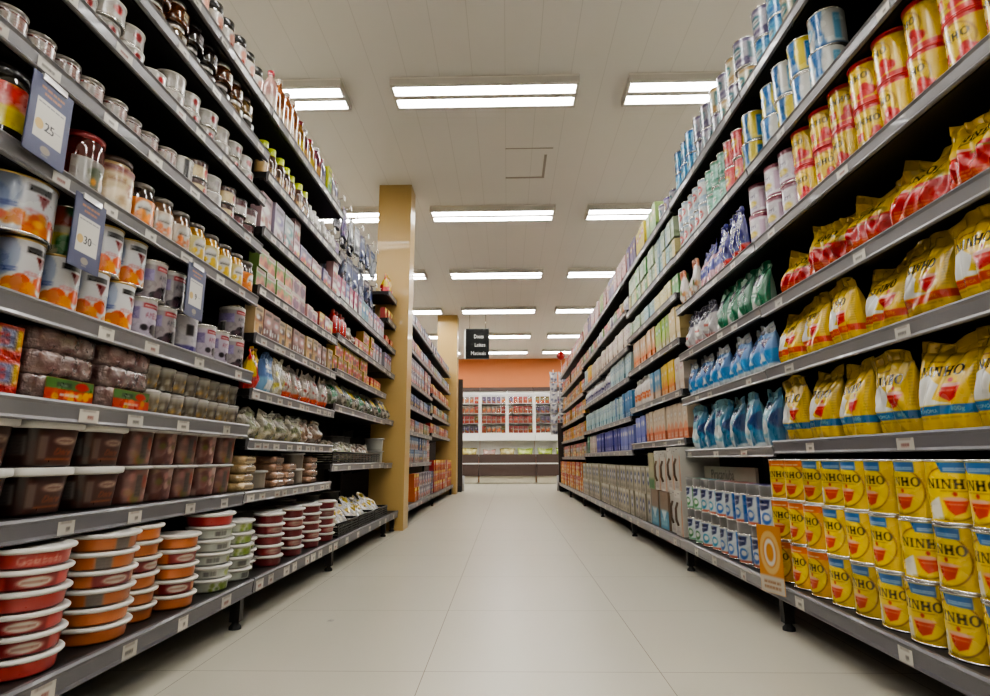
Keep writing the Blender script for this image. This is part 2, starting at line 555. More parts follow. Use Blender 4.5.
def can(name, desc, r, h, paint, base, nu=48, nv=24, mat=TIN, lid=STEEL, cat='can', rimc=None, n=2.0, b=None):
    b = b or r
    m = MB()
    loft(m, [(0.004, r, b), (h - 0.004, r, b)], nu, n, paint, base, nv=nv)
    body = m.mesh('can_body', mat)
    m = MB()
    loft(m, [(h - 0.005, r, b), (h - 0.004, r + .0015, b + .0015), (h - .001, r + .0015, b + .0015), (h, r, b), (h, r - .003, b - .003), (h - .004, r - .004, b - .004)], nu, n, cap1=True)
    top = m.mesh('lid', lid)
    m = MB()
    loft(m, [(0, r - .001, b - .001), (.001, r + .0012, b + .0012), (.004, r + .0012, b + .0012), (.005, r, b)], nu, n, cap0=True)
    rim = m.mesh('bottom_rim', rimc or STEEL)
    return Proto(name, cat, desc, [('can_body', body, []), ('lid', top, []), ('bottom_rim', rim, [])], 2 * r + .003, 2 * b + .003, h)

def jar(name, desc, r, h, content, lidm, label=None, labelbase=W_, neck=0.86, lidh=0.014, nu=36, lab=(0.15, 0.72), wrap=0.8, n=2.0, paint=None):
    m = MB()
    sh = h - lidh
    loft(m, [(0, r * .9, r * .9), (.004, r * .98, r * .98), (.01, r, r), (sh * .8, r, r), (sh * .9, r * (neck + .08), r * (neck + .08)), (sh, r * neck, r * neck)], nu, n, paint, content, cap0=True, nv=22 if paint else None)
    glass = m.mesh('glass_jar', JAR)
    m = MB()
    q = r * neck + .003
    loft(m, [(sh - .002, q - .002, q - .002), (sh, q, q), (h - .002, q, q), (h, q - .003, q - .003)], nu, cap1=True)
    lid = m.mesh('lid', lidm)
    parts = [('glass_jar', glass, []), ('lid', lid, [])]
    if label:
        m = MB()
        z0, z1 = lab[0] * sh, lab[1] * sh
        nn = 34
        A = np.linspace(-PI * wrap, PI * wrap, nn + 1)
        Z = np.linspace(z0, z1, 15)
        rr = r + .0008
        P = np.stack([np.tile(rr * np.sin(A), (15, 1)), np.tile(-rr * np.cos(A), (15, 1)), np.tile(Z[:, None], (1, nn + 1))], -1)
        cv = Cv(np.tile(A * r, (15, 1)), np.tile((Z - z0)[:, None], (1, nn + 1)), labelbase, (z1 - z0) / 14)
        label(cv)
        m.grid(P, cv.C)
        parts.append(('label', m.mesh('label', GLOSS), []))
    return Proto(name, 'jar', desc, parts, 2 * r, 2 * r, h)

def tub(name, desc, r, h, content, lidm, paint=None, n=2.0, taper=0.9, b=None, lidh=.0085, nu=44, cat='tub', flange=.0048, nv=10):
    b = b or r
    m = MB()
    loft(m, [(0, (r - .006) * taper, (b - .006) * taper), (.003, r * taper, b * taper), (h - lidh, r - .004, b - .004)], nu, n, paint, content, cap0=True, nv=nv)
    body = m.mesh('tub_body', PLAST)
    m = MB()
    loft(m, [(h - lidh - .002, r - .003, b - .003), (h - lidh, r + flange * .6, b + flange * .6), (h - lidh + .003, r + flange, b + flange), (h - .003, r + flange, b + flange), (h - .0005, r + flange * .5, b + flange * .5), (h, r - .004, b - .004), (h - .003, r - .01, b - .01)], nu, n, cap1=True)
    lid = m.mesh('lid', lidm)
    return Proto(name, cat, desc, [('tub_body', body, []), ('lid', lid, [])], 2 * (r + flange), 2 * (b + flange), h)

def bottle(name, desc, r, h, c, capc, paint=None, neck=.38, sh=.66, caph=.02, cat='bottle', nu=20, capr=None, mat=GLOSS, n=2.0, b=None):
    b = b or r
    m = MB()
    q = r * neck
    loft(m, [(0, r * .92, b * .92), (.004, r, b), (h * sh * .5, r, b), (h * sh, r, b), (h * (sh + .1), r * .8, b * .8), (h * (sh + .2), q, q), (h - caph, q, q)], nu, n, paint, c, cap0=True, nv=20 if paint else None)
    body = m.mesh('bottle_body', mat)
    m = MB()
    cr = capr or q * 1.15
    loft(m, [(h - caph, cr, cr), (h - .002, cr, cr), (h, cr * .85, cr * .85)], nu, cap0=True, cap1=True, base=capc)
    cap = m.mesh('cap', PLAST)
    return Proto(name, cat, desc, [('bottle_body', body, []), ('cap', cap, [])], 2 * r, 2 * b, h)

def box(name, desc, w, d, h, front, base, side=None, top=None, cat='box', cell=.006, mat=PAPER):
    base = np.clip(base.mean() + (base - base.mean()) * 1.25, 0, 1) * .86
    return Proto(name, cat, desc, [(name, carton_mb(w, d, h, front, base, side, top, cell).mesh(name, mat), [])], w, d, h)

def art(seed, base, cols, title=True, emblem=True, photo=None):
    """front of an ordinary small pack: bands, a title line, an emblem, a picture area and small print"""
    def f(c):
        r = random.Random(seed)
        w, h = c.w, c.h
        k = r.choice(cols); k2 = r.choice(cols)
        st = r.randrange(4)
        if st == 0:
            c.rect(-w, h * .72, w, h, k)
        elif st == 1:
            c.poly([(-w / 2, h * .0), (w / 2, 0), (w / 2, h * .3), (-w / 2, h * .5)], k)
        elif st == 2:
            c.ell(0, h * .1, w * .7, h * .35, k)
        else:
            c.rect(-w, h * .42, w, h * .62, k)
        if photo is not None:
            c.blobs(-w * .4, h * .1, w * .4, h * .4, 9, photo, w * .13, seed)
        if emblem:
            c.ell(r.uniform(-.15, .15) * w, h * .62, w * .3, h * .12, k2)
            c.ell(r.uniform(-.15, .15) * w, h * .62, w * .22, h * .07, W_)
        if title:
            t = K_ if np.mean(base) > .5 and st != 0 else W_
            c.lines(-w * .36, h * .8, w * .36, h * .92, 1, t, seed)
            c.lines(-w * .3, h * .02, w * .3, h * .1, 1, W_ if np.mean(k) < .5 else K_, seed + 1, .6)
    return f

# ---- the yellow milk powder range -----------------------------------------------------------------
def emblem(c, cu, cv, s, body=rgb(216, 62, 22)):
    """red bowl-shaped badge under a pale lid with a little knob"""
    c.poly([(cu - s * .5, cv + s * .12), (cu + s * .5, cv + s * .12), (cu + s * .3, cv - s * .38), (cu - s * .1, cv - s * .55), (cu - s * .34, cv - s * .32)], body)
    c.ell(cu, cv + s * .19, s * .54, s * .09, rgb(240, 180, 160))
    c.ell(cu, cv + s * .42, s * .09, s * .1, rgb(190, 30, 20))
    c.lines(cu - s * .36, cv - s * .12, cu + s * .36, cv + s * .02, 1, rgb(250, 190, 160), 3, .5)

def pyramid(c, u, h):
    """stacked coloured triangle of the food guide printed on the side of the can"""
    cols = [RED, rgb(236, 130, 30), rgb(40, 90, 160), rgb(70, 160, 70), rgb(150, 60, 130), rgb(200, 40, 40)]
    for i, k in enumerate(cols):
        y1 = h * (.84 - i * .11)
        ww = .006 + i * .0022
        c.poly([(u - ww, y1 - h * .1), (u + ww, y1 - h * .1), (u + ww - .002, y1), (u - ww + .002, y1)], k)
    c.lines(u - .024, h * .2, u - .015, h * .6, 8, rgb(110, 96, 30), 5, .6)

def ninho_can(kind):
    top = BLU if kind == 'blue' else ORA
    def f(c):
        h = c.h
        c.ell(-.004, h * .47, .052, h * .43, rgb(150, 106, 18), ring=.0016)
        c.ell(-.002, h * .47, .048, h * .40, rgb(246, 212, 40))
        c.poly([(-.05, h * .3), (-.024, h * .42), (-.02, h * .05), (-.05, h * .05)], rgb(244, 238, 220))
        if kind == 'blue':
            c.poly([(-.014, h * .82), (.034, h * .80), (.034, h * .985), (-.022, h * .985)], top)
            c.lines(-.010, h * .84, .03, h * .90, 2, W_, 9, .8)
        else:
            c.rect(-1, h * .84, 1, h, top)
            c.lines(-.012, h * .86, .034, h * .92, 1, W_, 9, .8)
        c.text('NINHO', -.002, h * .63, h * .17, rgb(34, 28, 16), serif=True)
        c.lines(-.02, h * .5, .03, h * .53, 1, rgb(120, 90, 20), 2, .6)
        emblem(c, .004, h * .32, .042)
        c.lines(-.03, h * .03, .03, h * .09, 2, rgb(130, 120, 30), 4, .6)
        pyramid(c, .085, h)
        c.bars(-.105, h * .1, -.085, h * .35, 2)
        c.lines(-.12, h * .4, -.08, h * .8, 8, rgb(120, 100, 20), 6, .6)
    return f
CY = rgb(236, 198, 14)
ninho_blue = can('milk_powder_can', 'yellow milk can with blue corner flag', .0485, .1265, ninho_can('blue'), CY, 132, 72, GLOSS)
ninho_orange = can('milk_powder_can', 'yellow milk can with orange top band', .0485, .1265, ninho_can('orange'), rgb(240, 178, 14), 132, 72, GLOSS)

def ninho_tall(c):
    h = c.h
    c.rect(-1, 0, 1, h * .1, RED); c.rect(-1, h * .92, 1, h, RED)
    c.ell(0, h * .55, .046, h * .36, rgb(150, 106, 18), ring=.0014)
    c.text('NINHO', -.002, h * .66, h * .15, K_, serif=True)
    c.rect(-.03, h * .26, -.006, h * .44, RED); c.text('+1', -.018, h * .35, h * .1, W_)
    c.ell(.026, h * .34, .012, h * .13, RED); c.ell(.034, h * .26, .018, h * .12, RED); c.ell(.016, h * .2, .012, h * .08, RED)
    c.rect(-.1, h * .2, -.07, h * .8, rgb(226, 190, 60)); c.lines(-.1, h * .2, -.07, h * .8, 9, rgb(120, 100, 20), 6, .6)
REDRIM = mat_flat('red_can_rim', (176, 22, 26), .3, .1, .3, noise=.05)
ninho_red = can('milk_powder_can', 'tall yellow milk can with red rims', .0485, .1255, ninho_tall, rgb(232, 194, 30), 110, 64, TIN, REDRIM, rimc=REDRIM)

def ninho_bag(band, low):
    def f(c):
        w, h = c.w, c.h
        c.rect(-w, h * .84, w, h, rgb(196, 160, 14))
        c.lines(-w * .3, h * .76, w * .0, h * .785, 1, rgb(120, 70, 10), 1)
        c.text('NINHO', -.002, h * .655, h * .125, K_, wmax=w * .84, serif=True)
        c.poly([(-w * .44, h * .28), (-w * .44, h * .56), (-w * .2, h * .62), (-w * .02, h * .5), (-w * .1, h * .34), (w * .2, h * .28)], rgb(238, 236, 228))
        emblem(c, w * .19, h * .44, w * .32, RED)
        c.rect(-w, h * .17, w, h * .27, band)
        c.text('ECONÔMICA', -w * .2, h * .22, h * .045, low, wmax=w * .48)
        c.text('800g', w * .28, h * .22, h * .06, low, wmax=w * .26)
        c.lines(-w * .4, h * .12, w * .4, h * .155, 1, rgb(140, 110, 10), 2, .5)
        c.lines(w * .43, h * .32, w * .48, h * .78, 12, rgb(150, 130, 30), 3, .6)
    return f
BY = rgb(232, 192, 10)
def mk_bags(name, desc, paint, base, w, d, h, k, nu=100, nv=110, mat=FOIL, crumple=.0035, cat='bag', **kw):
    out = []
    for i in range(k):
        out.append(Proto(name, cat, desc, [(name, bag_mb(w, d, h, paint if not isinstance(paint, list) else paint[i % len(paint)], base, nu, nv, seed=i * 7 + len(desc), crumple=crumple, **kw).mesh(name, mat), [])], w, d, h))
    return out
bag_blue = mk_bags('milk_powder_bag', 'yellow milk powder bag with blue band', ninho_bag(rgb(40, 108, 160), rgb(190, 220, 190)), BY, .155, .085, .201, 3)
bag_red = mk_bags('milk_powder_bag', 'yellow milk powder bag with orange-red band', ninho_bag(rgb(206, 60, 24), rgb(250, 200, 70)), BY, .15, .085, .177, 3)
def slump(c):
    w, h = c.w, c.h
    c.poly([(-w, 0), (w, 0), (w, h * .42), (w * .1, h * .5), (-w * .2, h * .38), (-w, h * .3)], RED)
    c.poly([(-w, 0), (w, 0), (w, h * .18), (-w, h * .12)], rgb(222, 70, 24))
    c.text('NINHO', -.004, h * .68, h * .12, K_, wmax=w * .8, serif=True)
    c.ell(w * .05, h * .52, w * .3, h * .1, rgb(150, 130, 20), ring=.002)
    emblem(c, -w * .22, h * .42, w * .26, RED)
    c.lines(-w * .3, h * .06, w * .3, h * .2, 3, rgb(250, 190, 120), 8, .5)
bag_slump = mk_bags('milk_powder_bag', 'slumped red-yellow milk powder bag', slump, BY, .188, .1, .16, 3, crumple=.006, skew=.024)

# ---- right aisle: other milk powder, starch, cereal ------------------------------------------------
def striped_can(base, c1, c2, seed):
    def f(c):
        h = c.h; w = .12
        c.poly([(0, 0), (.04, 0), (.026, h * .5), (.034, h), (-.006, h), (.008, h * .5)], c1)
        c.ell(-.03, h * .55, .03, h * .2, c2)
        c.ell(-.03, h * .55, .02, h * .1, W_)
        c.lines(-.045, h * .5, -.015, h * .6, 1, c1 * .6, seed)
        c.lines(0, h * .1, .03, h * .3, 4, W_, seed + 1, .7)
        c.rect(-1, 0, 1, h * .05, c1 * .7)
        c.rect(.06, h * .1, .08, h * .85, c2); c.rect(-.1, h * .1, -.08, h * .85, c2)
    return f
can_wb = [can('formula_can', 'white and blue formula can', .05, .125, striped_can(W_, BLU, LBLU, 1), rgb(214, 214, 208), 60, 30),
          can('formula_can', 'yellow and blue formula can', .05, .125, striped_can(CY, BLU, rgb(60, 130, 190), 2), rgb(226, 204, 70), 60, 30)]
def pinkwhite(c):
    h = c.h
    c.rect(-1, h * .9, 1, h, rgb(120, 30, 60)); c.rect(-1, 0, 1, h * .07, rgb(120, 30, 60))
    c.text('Nutri', -.002, h * .62, h * .16, rgb(70, 60, 90)); c.ell(.01, h * .35, .02, h * .12, rgb(226, 200, 90))
    c.rect(.04, h * .15, .06, h * .8, rgb(200, 170, 190)); c.lines(-.03, h * .15, .03, h * .28, 2, rgb(120, 100, 130), 2)
can_pw = can('formula_can', 'white formula can with maroon rims', .046, .12, pinkwhite, rgb(228, 220, 224), 60, 36, TIN, mat_flat('maroon_rim', (110, 26, 52), .3, .2, .2, noise=.05))
def tallcan(k, k2, seed):
    def f(c):
        h = c.h
        c.rect(-1, h * .88, 1, h, k); c.ell(0, h * .56, .026, h * .2, k2); c.ell(0, h * .56, .018, h * .1, W_)
        c.lines(-.02, h * .52, .02, h * .6, 1, k * .5, seed); c.poly([(-.04, 0), (.05, 0), (.05, h * .32), (-.04, h * .2)], k)
        c.lines(-.03, h * .05, .03, h * .15, 2, W_, seed + 3); c.rect(.045, h * .25, .07, h * .85, k2 * .8)
    return f
def tcs(desc, ks, r, h, base):
    return [can('cereal_can', desc[i], r, h, tallcan(k[0], k[1], i), base[i], 44, 26) for i, k in enumerate(ks)]
slim = tcs(['slim white cereal can', 'slim green cereal can', 'slim red cereal can'], [(rgb(150, 170, 190), rgb(200, 60, 60)), (rgb(40, 120, 90), rgb(110, 180, 150)), (rgb(190, 50, 60), rgb(226, 180, 60))], .037, .122, [rgb(206, 208, 204), rgb(150, 196, 180), rgb(210, 90, 90)])
topc = tcs(['tall grey cereal can', 'tall blue cereal can', 'tall purple cereal can', 'tall beige cereal can'],
           [(rgb(90, 80, 110), rgb(60, 110, 120)), (rgb(30, 100, 160), rgb(120, 190, 220)), (rgb(90, 70, 140), rgb(190, 150, 90)), (rgb(170, 140, 90), rgb(60, 130, 140))], .045, .125,
           [rgb(178, 172, 180), rgb(90, 160, 206), rgb(170, 160, 190), rgb(206, 196, 170)])

def skybag(c):
    w, h = c.w, c.h
    c.poly([(-w, 0), (w, 0), (w, h * .3), (0, h * .14), (-w, h * .26)], rgb(226, 236, 238))
    c.poly([(w * .1, 0), (w, h * .2), (w, h), (w * .3, h), (w * .05, h * .5)], rgb(30, 104, 150), .8)
    c.poly([(w * .16, h * .5), (w * .5, h * .66), (w * .5, h * .3)], NAVY, .7)
    c.ell(-w * .12, h * .72, w * .24, h * .07, rgb(24, 40, 90)); c.lines(-w * .3, h * .7, w * .05, h * .74, 1, W_, 4)
    c.ell(-w * .1, h * .35, w * .2, h * .14, rgb(236, 240, 238))
bag_sky = mk_bags('milk_bag', 'large crinkled sky-blue milk bag', skybag, rgb(140, 190, 206), .15, .09, .21, 2, 34, 44)
def bluebag(c):
    w, h = c.w, c.h
    c.poly([(-w, h * .3), (w, h * .55), (w, 0), (-w, 0)], rgb(60, 140, 200)); c.poly([(-w, 0), (w, 0), (w, h * .2), (-w, h * .1)], rgb(220, 230, 236))
    c.poly([(-w * .4, h * .74), (w * .4, h * .74), (0, h * .5)], rgb(50, 40, 96)); c.lines(-w * .25, h * .66, w * .25, h * .72, 1, W_, 1)
    c.rect(-w, h * .86, w, h, rgb(206, 212, 216)); c.poly([(-w * .4, h * .2), (w * .1, h * .24), (-w * .1, h * .42)], W_, .8)
bag_blu = mk_bags('milk_bag', 'small blue and white milk bag', bluebag, rgb(110, 150, 206), .105, .07, .175, 2, 30, 40)
def greenbag(c):
    w, h = c.w, c.h
    c.poly([(-w * .1, 0), (w, 0), (w, h), (w * .1, h)], rgb(34, 120, 84)); c.ell(-w * .1, h * .68, w * .3, h * .1, rgb(70, 50, 100)); c.ell(-w * .1, h * .68, w * .2, h * .05, W_)
    c.poly([(-w * .5, 0), (w * .2, 0), (-w * .1, h * .3)], W_); c.lines(-w * .3, h * .3, w * .1, h * .45, 2, rgb(30, 90, 60), 2)
bag_grn = mk_bags('milk_bag', 'green and white milk powder bag', greenbag, rgb(176, 206, 186), .11, .07, .19, 2, 30, 40)
def greybag(c):
    w, h = c.w, c.h
    c.poly([(-w, h * .5), (w, h * .75), (w, h), (-w, h)], rgb(60, 56, 76)); c.ell(0, h * .4, w * .3, h * .16, W_); c.lines(-w * .2, h * .36, w * .2, h * .44, 1, RED, 2); c.poly([(-w, 0), (w, 0), (w, h * .1), (-w, h * .25)], rgb(210, 150, 150))
bag_gry = mk_bags('cereal_bag', 'grey and pink crumpled cereal bag', greybag, rgb(196, 190, 192), .13, .08, .185, 2, 30, 40, crumple=.006)
def potlabel(k):
    def f(c):
        h = c.h
        c.rect(-1, 0, 1, h * .1, rgb(206, 110, 80) if k is not GRN else rgb(120, 170, 140))
        c.poly([(-.03, h * .94), (.032, h * .94), (.026, h * .66), (-.004, h * .56), (-.03, h * .66)], NAVY); c.lines(-.02, h * .72, .022, h * .84, 1, W_, 2)
        c.ell(.012, h * .32, .02, h * .2, k); c.ell(.016, h * .35, .012, h * .1, W_); c.rect(.045, 0, .09, h, k); c.rect(-.09, 0, -.045, h, k)
    return f
def pot(desc, paint, lidc):
    p = can('baby_cereal_can', desc, .047, .108, paint, rgb(220, 228, 230), 64, 34, GLOSS, STEEL)
    m = MB(); loft(m, [(.108, .044, .044), (.112, .0455, .0455), (.141, .0455, .0455), (.145, .043, .043)], 40, base=rgb(128, 126, 124), cap1=True, capc=lidc)
    p.parts.append(('overcap', m.mesh('overcap', PLAST), [])); p.h = .1452; p.w = .1; p.d = .1
    return p
POTS = [pot(d, potlabel(k), k2) for d, k, k2 in (('white and green baby cereal can', GRN, rgb(60, 130, 110)), ('white and teal baby cereal can', rgb(50, 150, 180), rgb(60, 150, 160)), ('white and blue baby cereal can', rgb(50, 110, 190), rgb(180, 40, 40)), ('blue baby cereal can with purple lid', rgb(60, 110, 190), rgb(80, 60, 150)))]

def carton_handle(name, desc, w, d, h, front, base, side, handle=True):
    """shrink-wrapped carton with folded top flaps and a hand slot strip"""
    mb = carton_mb(w, d, h, front, base, side, None, .008)
    parts = [('carton', mb.mesh('carton', PAPER), [])]
    m = MB().box((-w * .42, -d * .5 - .004, h * .84), (w * .42, -d * .5 - .0006, h * .99), rgb(226, 222, 212))
    m.box((-w * .3, -d * .5 - .0046, h * .89), (-w * .1, -d * .5 - .004, h * .91), rgb(170, 160, 150)).box((w * .08, -d * .5 - .0046, h * .93), (w * .3, -d * .5 - .004, h * .95), rgb(150, 150, 156))
    parts.append(('printed_flap', m.mesh('printed_flap', PAPER), []))
    if handle:
        m = MB().tube([(-w * .04, -d / 2 - .003, h * .22), (-w * .05, -d / 2 - .012, h * .35), (-w * .05, -d / 2 - .012, h * .6), (-w * .02, -d / 2 - .003, h * .74)], .006, rgb(120, 96, 74))
        parts.append(('carry_handle', m.mesh('carry_handle', PAPER), []))
    return Proto(name, 'carton', desc, parts, w, d + .012, h)
def whitecarton(c):
    w, h = c.w, c.h
    c.poly([(w * .1, 0), (w * .5, 0), (w * .5, h * .9), (w * .3, h * .6)], rgb(206, 190, 170)); c.lines(-w * .4, h * .04, w * .1, h * .2, 3, rgb(150, 140, 140), 3); c.rect(w * .42, 0, w * .5, h * .8, rgb(220, 110, 60))
big_white = carton_handle('milk_multipack', 'white boxed milk multipack with handle slot', .115, .2, .22, whitecarton, rgb(226, 222, 212), None)
def brownblue(c):
    w, h = c.w, c.h
    c.rect(-w, 0, w, h * .5, rgb(70, 140, 170)); c.poly([(-w * .3, h * .5), (0, h * .2), (w * .3, h * .5)], rgb(200, 220, 226)); c.lines(-w * .3, h * .08, w * .3, h * .3, 4, rgb(190, 214, 220), 2, .6); c.rect(-w * .5, 0, -w * .42, h, rgb(70, 90, 96))
brown_blue = box('milk_multipack', 'brown and blue milk multipack', .17, .2, .205, brownblue, rgb(150, 128, 108), cat='carton', cell=.008)
def beige(c):
    w, h = c.w, c.h
    c.ell(w * .05, h * .56, w * .26, h * .24, rgb(70, 80, 130)); c.ell(w * .05, h * .56, w * .16, h * .1, W_); c.rect(-w * .5, 0, -w * .4, h, rgb(96, 88, 74)); c.rect(w * .38, 0, w * .5, h * .9, rgb(226, 222, 210)); c.rect(-w * .4, h * .86, w * .5, h, rgb(224, 218, 202)); c.lines(-w * .3, h * .06, w * .4, h * .2, 2, rgb(120, 110, 96), 4)
beige_box = box('milk_multipack', 'beige milk multipack with blue oval', .11, .18, .165, beige, rgb(206, 198, 176), cat='carton', cell=.008)
green_box = box('milk_multipack', 'pale milk multipack with green foot', .12, .18, .21, lambda c: (c.rect(-1, 0, 1, c.h * .28, GRN), c.ell(0, c.h * .6, c.w * .3, c.h * .14, rgb(200, 190, 150))), rgb(206, 202, 170), cat='carton', cell=.01)

def uht(k, k2, base, seed):
    def f(c):
        w, h = c.w, c.h
        c.rect(-w, 0, w, h * .3, k); c.ell(0, h * .72, w * .34, h * .1, k2); c.ell(0, h * .72, w * .22, h * .05, W_)
        c.poly([(-w * .5, h * .3), (w * .5, h * .3), (w * .5, h * .4), (0, h * .52)], k * .6 + base * .4); c.lines(-w * .3, h * .06, w * .3, h * .2, 2, W_, seed)
    return f
def milk_carton(desc, k, k2, base, seed, w=.073, h=.2, name='milk_carton', d=.075):
    mb = carton_mb(w, d, h, uht(k, k2, base, seed), base, lambda c: c.rect(-1, 0, 1, c.h * .3, k * .8), None, .0085)
    cap = MB().box((-w * .2, -d * .1, h), (w * .2, d * .34, h + .012), rgb(226, 226, 222))
    return Proto(name, 'carton', desc, [('carton', mb.mesh('carton', PAPER), []), ('cap', cap.mesh('cap', PLAST), [])], w, d, h + .012)
mc_orange = milk_carton('white milk carton with orange foot', rgb(230, 130, 90), rgb(200, 180, 160), rgb(226, 208, 184), 1, h=.19)
mc_wo = milk_carton('white juice carton with orange lettering', rgb(232, 226, 214), ORA, rgb(232, 228, 218), 2, h=.175)
mc_blue = milk_carton('blue milk carton', rgb(230, 190, 160), W_, rgb(110, 160, 196), 3, h=.18)
mc_yel = milk_carton('yellow soy carton', rgb(232, 130, 40), rgb(236, 190, 60), rgb(232, 196, 50), 4, h=.19)
mc_org2 = milk_carton('peach soy carton with orange foot', rgb(236, 120, 40), rgb(250, 220, 190), rgb(236, 200, 160), 5, h=.19)
mc_lime = milk_carton('lime green soy carton', rgb(200, 190, 120), rgb(90, 160, 60), rgb(170, 206, 70), 6, h=.19)
mc_tan = milk_carton('tan soy carton', rgb(206, 180, 120), rgb(226, 180, 90), rgb(220, 196, 140), 7, h=.19)
mc_aqua = milk_carton('pale aqua milk carton', rgb(150, 196, 206), rgb(60, 130, 170), rgb(196, 216, 214), 8, h=.19)
mc_deep = milk_carton('deep blue milk carton', rgb(40, 110, 160), rgb(30, 70, 130), rgb(60, 130, 176), 9, h=.2)
mc_navy = milk_carton('violet-blue milk carton', rgb(60, 56, 150), rgb(150, 150, 210), rgb(70, 70, 156), 10, h=.185)
mc_peri = milk_carton('periwinkle milk carton', rgb(120, 126, 200), W_, rgb(130, 140, 206), 11, h=.185)
mc_green = milk_carton('dark green milk carton', rgb(20, 90, 60), rgb(120, 170, 130), rgb(30, 100, 70), 12, h=.185)
mc_pale = milk_carton('cream milk carton with pink print', rgb(214, 190, 170), rgb(190, 120, 130), rgb(226, 214, 196), 13, h=.18)
mc_mint = milk_carton('slim mint coconut-milk carton', rgb(190, 214, 170), rgb(60, 150, 90), rgb(206, 220, 190), 14, w=.06, h=.115, d=.06)
mc_leaf = milk_carton('slim green coconut-milk carton', rgb(110, 190, 110), rgb(230, 230, 150), rgb(120, 180, 110), 15, w=.06, h=.115, d=.06)
mc_sky = milk_carton('slim sky coconut-milk carton', rgb(150, 190, 206), rgb(60, 130, 90), rgb(176, 206, 210), 16, w=.06, h=.115, d=.06)
mc_crm = milk_carton('slim cream coconut-milk carton', rgb(226, 206, 120), rgb(190, 170, 60), rgb(226, 216, 160), 17, w=.06, h=.115, d=.06)
mc_big = [milk_carton('tall purple cereal carton', rgb(110, 90, 140), rgb(200, 150, 60), rgb(130, 110, 150), 18, w=.085, h=.21, d=.06), milk_carton('tall yellow cereal carton', rgb(220, 190, 60), rgb(190, 70, 50), rgb(226, 206, 70), 19, w=.085, h=.2, d=.06),
          milk_carton('tall rose cereal carton', rgb(206, 130, 130), rgb(150, 60, 70), rgb(216, 176, 170), 20, w=.085, h=.2, d=.06), milk_carton('tall green cereal carton', rgb(120, 170, 90), rgb(230, 210, 100), rgb(170, 200, 120), 21, w=.085, h=.2, d=.06)]
milk_bottle = bottle('milk_bottle', 'white milk bottle with purple print', .038, .18, rgb(232, 230, 226), rgb(230, 228, 224), lambda c: (c.rect(-1, c.h * .38, 1, c.h * .5, rgb(70, 66, 120)), c.lines(-.03, c.h * .2, .03, c.h * .34, 2, rgb(90, 90, 150), 3)), neck=.5, sh=.62)
juice_bottle = bottle('juice_bottle', 'white drink bottle with orange label', .04, .2, rgb(232, 228, 222), rgb(232, 230, 226), lambda c: (c.rect(-1, c.h * .25, 1, c.h * .48, rgb(232, 100, 30)), c.lines(-.03, c.h * .3, .03, c.h * .42, 1, W_, 3)), neck=.45, sh=.62)
def tallpack(c):
    w, h = c.w, c.h
    c.rect(-w, h * .66, w, h, rgb(60, 60, 140)); c.poly([(-w, h * .2), (w, h * .36), (w, h * .6), (-w, h * .5)], rgb(56, 60, 150)); c.blobs(-w * .4, h * .06, w * .4, h * .2, 5, [RED, PINK], w * .16, 2)
    c.lines(-w * .35, h * .42, w * .35, h * .52, 1, W_, 5); c.ell(0, h * .8, w * .3, h * .06, W_)
blue_red_pack = mk_bags('drink_powder_bag', 'tall blue and red drink powder bag', tallpack, rgb(206, 160, 176), .085, .05, .2, 2, 22, 34)
dkblue_pack = mk_bags('drink_powder_bag', 'tall navy drink powder bag', lambda c: (c.rect(-1, c.h * .1, 1, c.h * .24, RED), c.lines(-c.w * .3, c.h * .6, c.w * .3, c.h * .8, 2, W_, 4)), rgb(46, 44, 120), .085, .05, .2, 1, 20, 30)
pale_pack = mk_bags('drink_powder_bag', 'tall white drink powder bag', lambda c: (c.blobs(-c.w * .4, 0, c.w * .4, c.h * .5, 9, [rgb(180, 120, 90), rgb(120, 140, 90), rgb(220, 170, 120)], c.w * .14, 3), c.rect(-1, c.h * .8, 1, c.h, rgb(206, 130, 100))), rgb(222, 212, 200), .09, .055, .19, 2, 20, 30)
smallsachet = [box('dessert_mix_box', d, .07, .035, .11, art(i, b, k), b, cat='box', cell=.007) for i, (d, b, k) in enumerate([('grey-violet dessert mix box', rgb(176, 170, 190), [PURP, W_]), ('cream dessert mix box', rgb(226, 214, 176), [ORA, BRN]), ('pink dessert mix box', rgb(220, 170, 176), [RED, W_]), ('green dessert mix box', rgb(160, 190, 130), [GRN, YEL])])]
farmix = [box('cereal_box', d, .1, .05, .17, art(30 + i, b, k, photo=[ORA, YEL, BRN]), b, cell=.009) for i, (d, b, k) in enumerate([('golden cereal box', rgb(216, 176, 60), [RED, ORA]), ('white cereal box', rgb(222, 214, 206), [RED, BLU]), ('red cereal box', rgb(186, 60, 56), [YEL, W_]), ('pink cereal box', rgb(216, 140, 140), [W_, RED]), ('brown cereal box', rgb(130, 90, 60), [YEL, CREAM]), ('orange cereal box', rgb(226, 140, 40), [YEL, W_])])]

# ---- left aisle, first bay ------------------------------------------------------------------------
BLKLID = mat_flat('black_jar_lid', (28, 25, 25), .3, .2, .3, noise=.05)
SILVER = mat_flat('silver_jar_lid', (176, 172, 166), .28, .9)
GREYLID = mat_flat('grey_jar_lid', (96, 90, 84), .35, .6, noise=.05)
WHLID = mat_flat('white_jar_lid', (196, 192, 186), .3, .1, .2, noise=.02)
REDLID = mat_flat('dark_red_jar_lid', (112, 22, 26), .3, .3, .2, noise=.05)
TLID = mat_flat('translucent_tub_lid', (180, 177, 174), .25, 0, .3, noise=.04)
CREAMLID = mat_flat('cream_tub_lid', (204, 198, 190), .35, 0, .1, noise=.03)

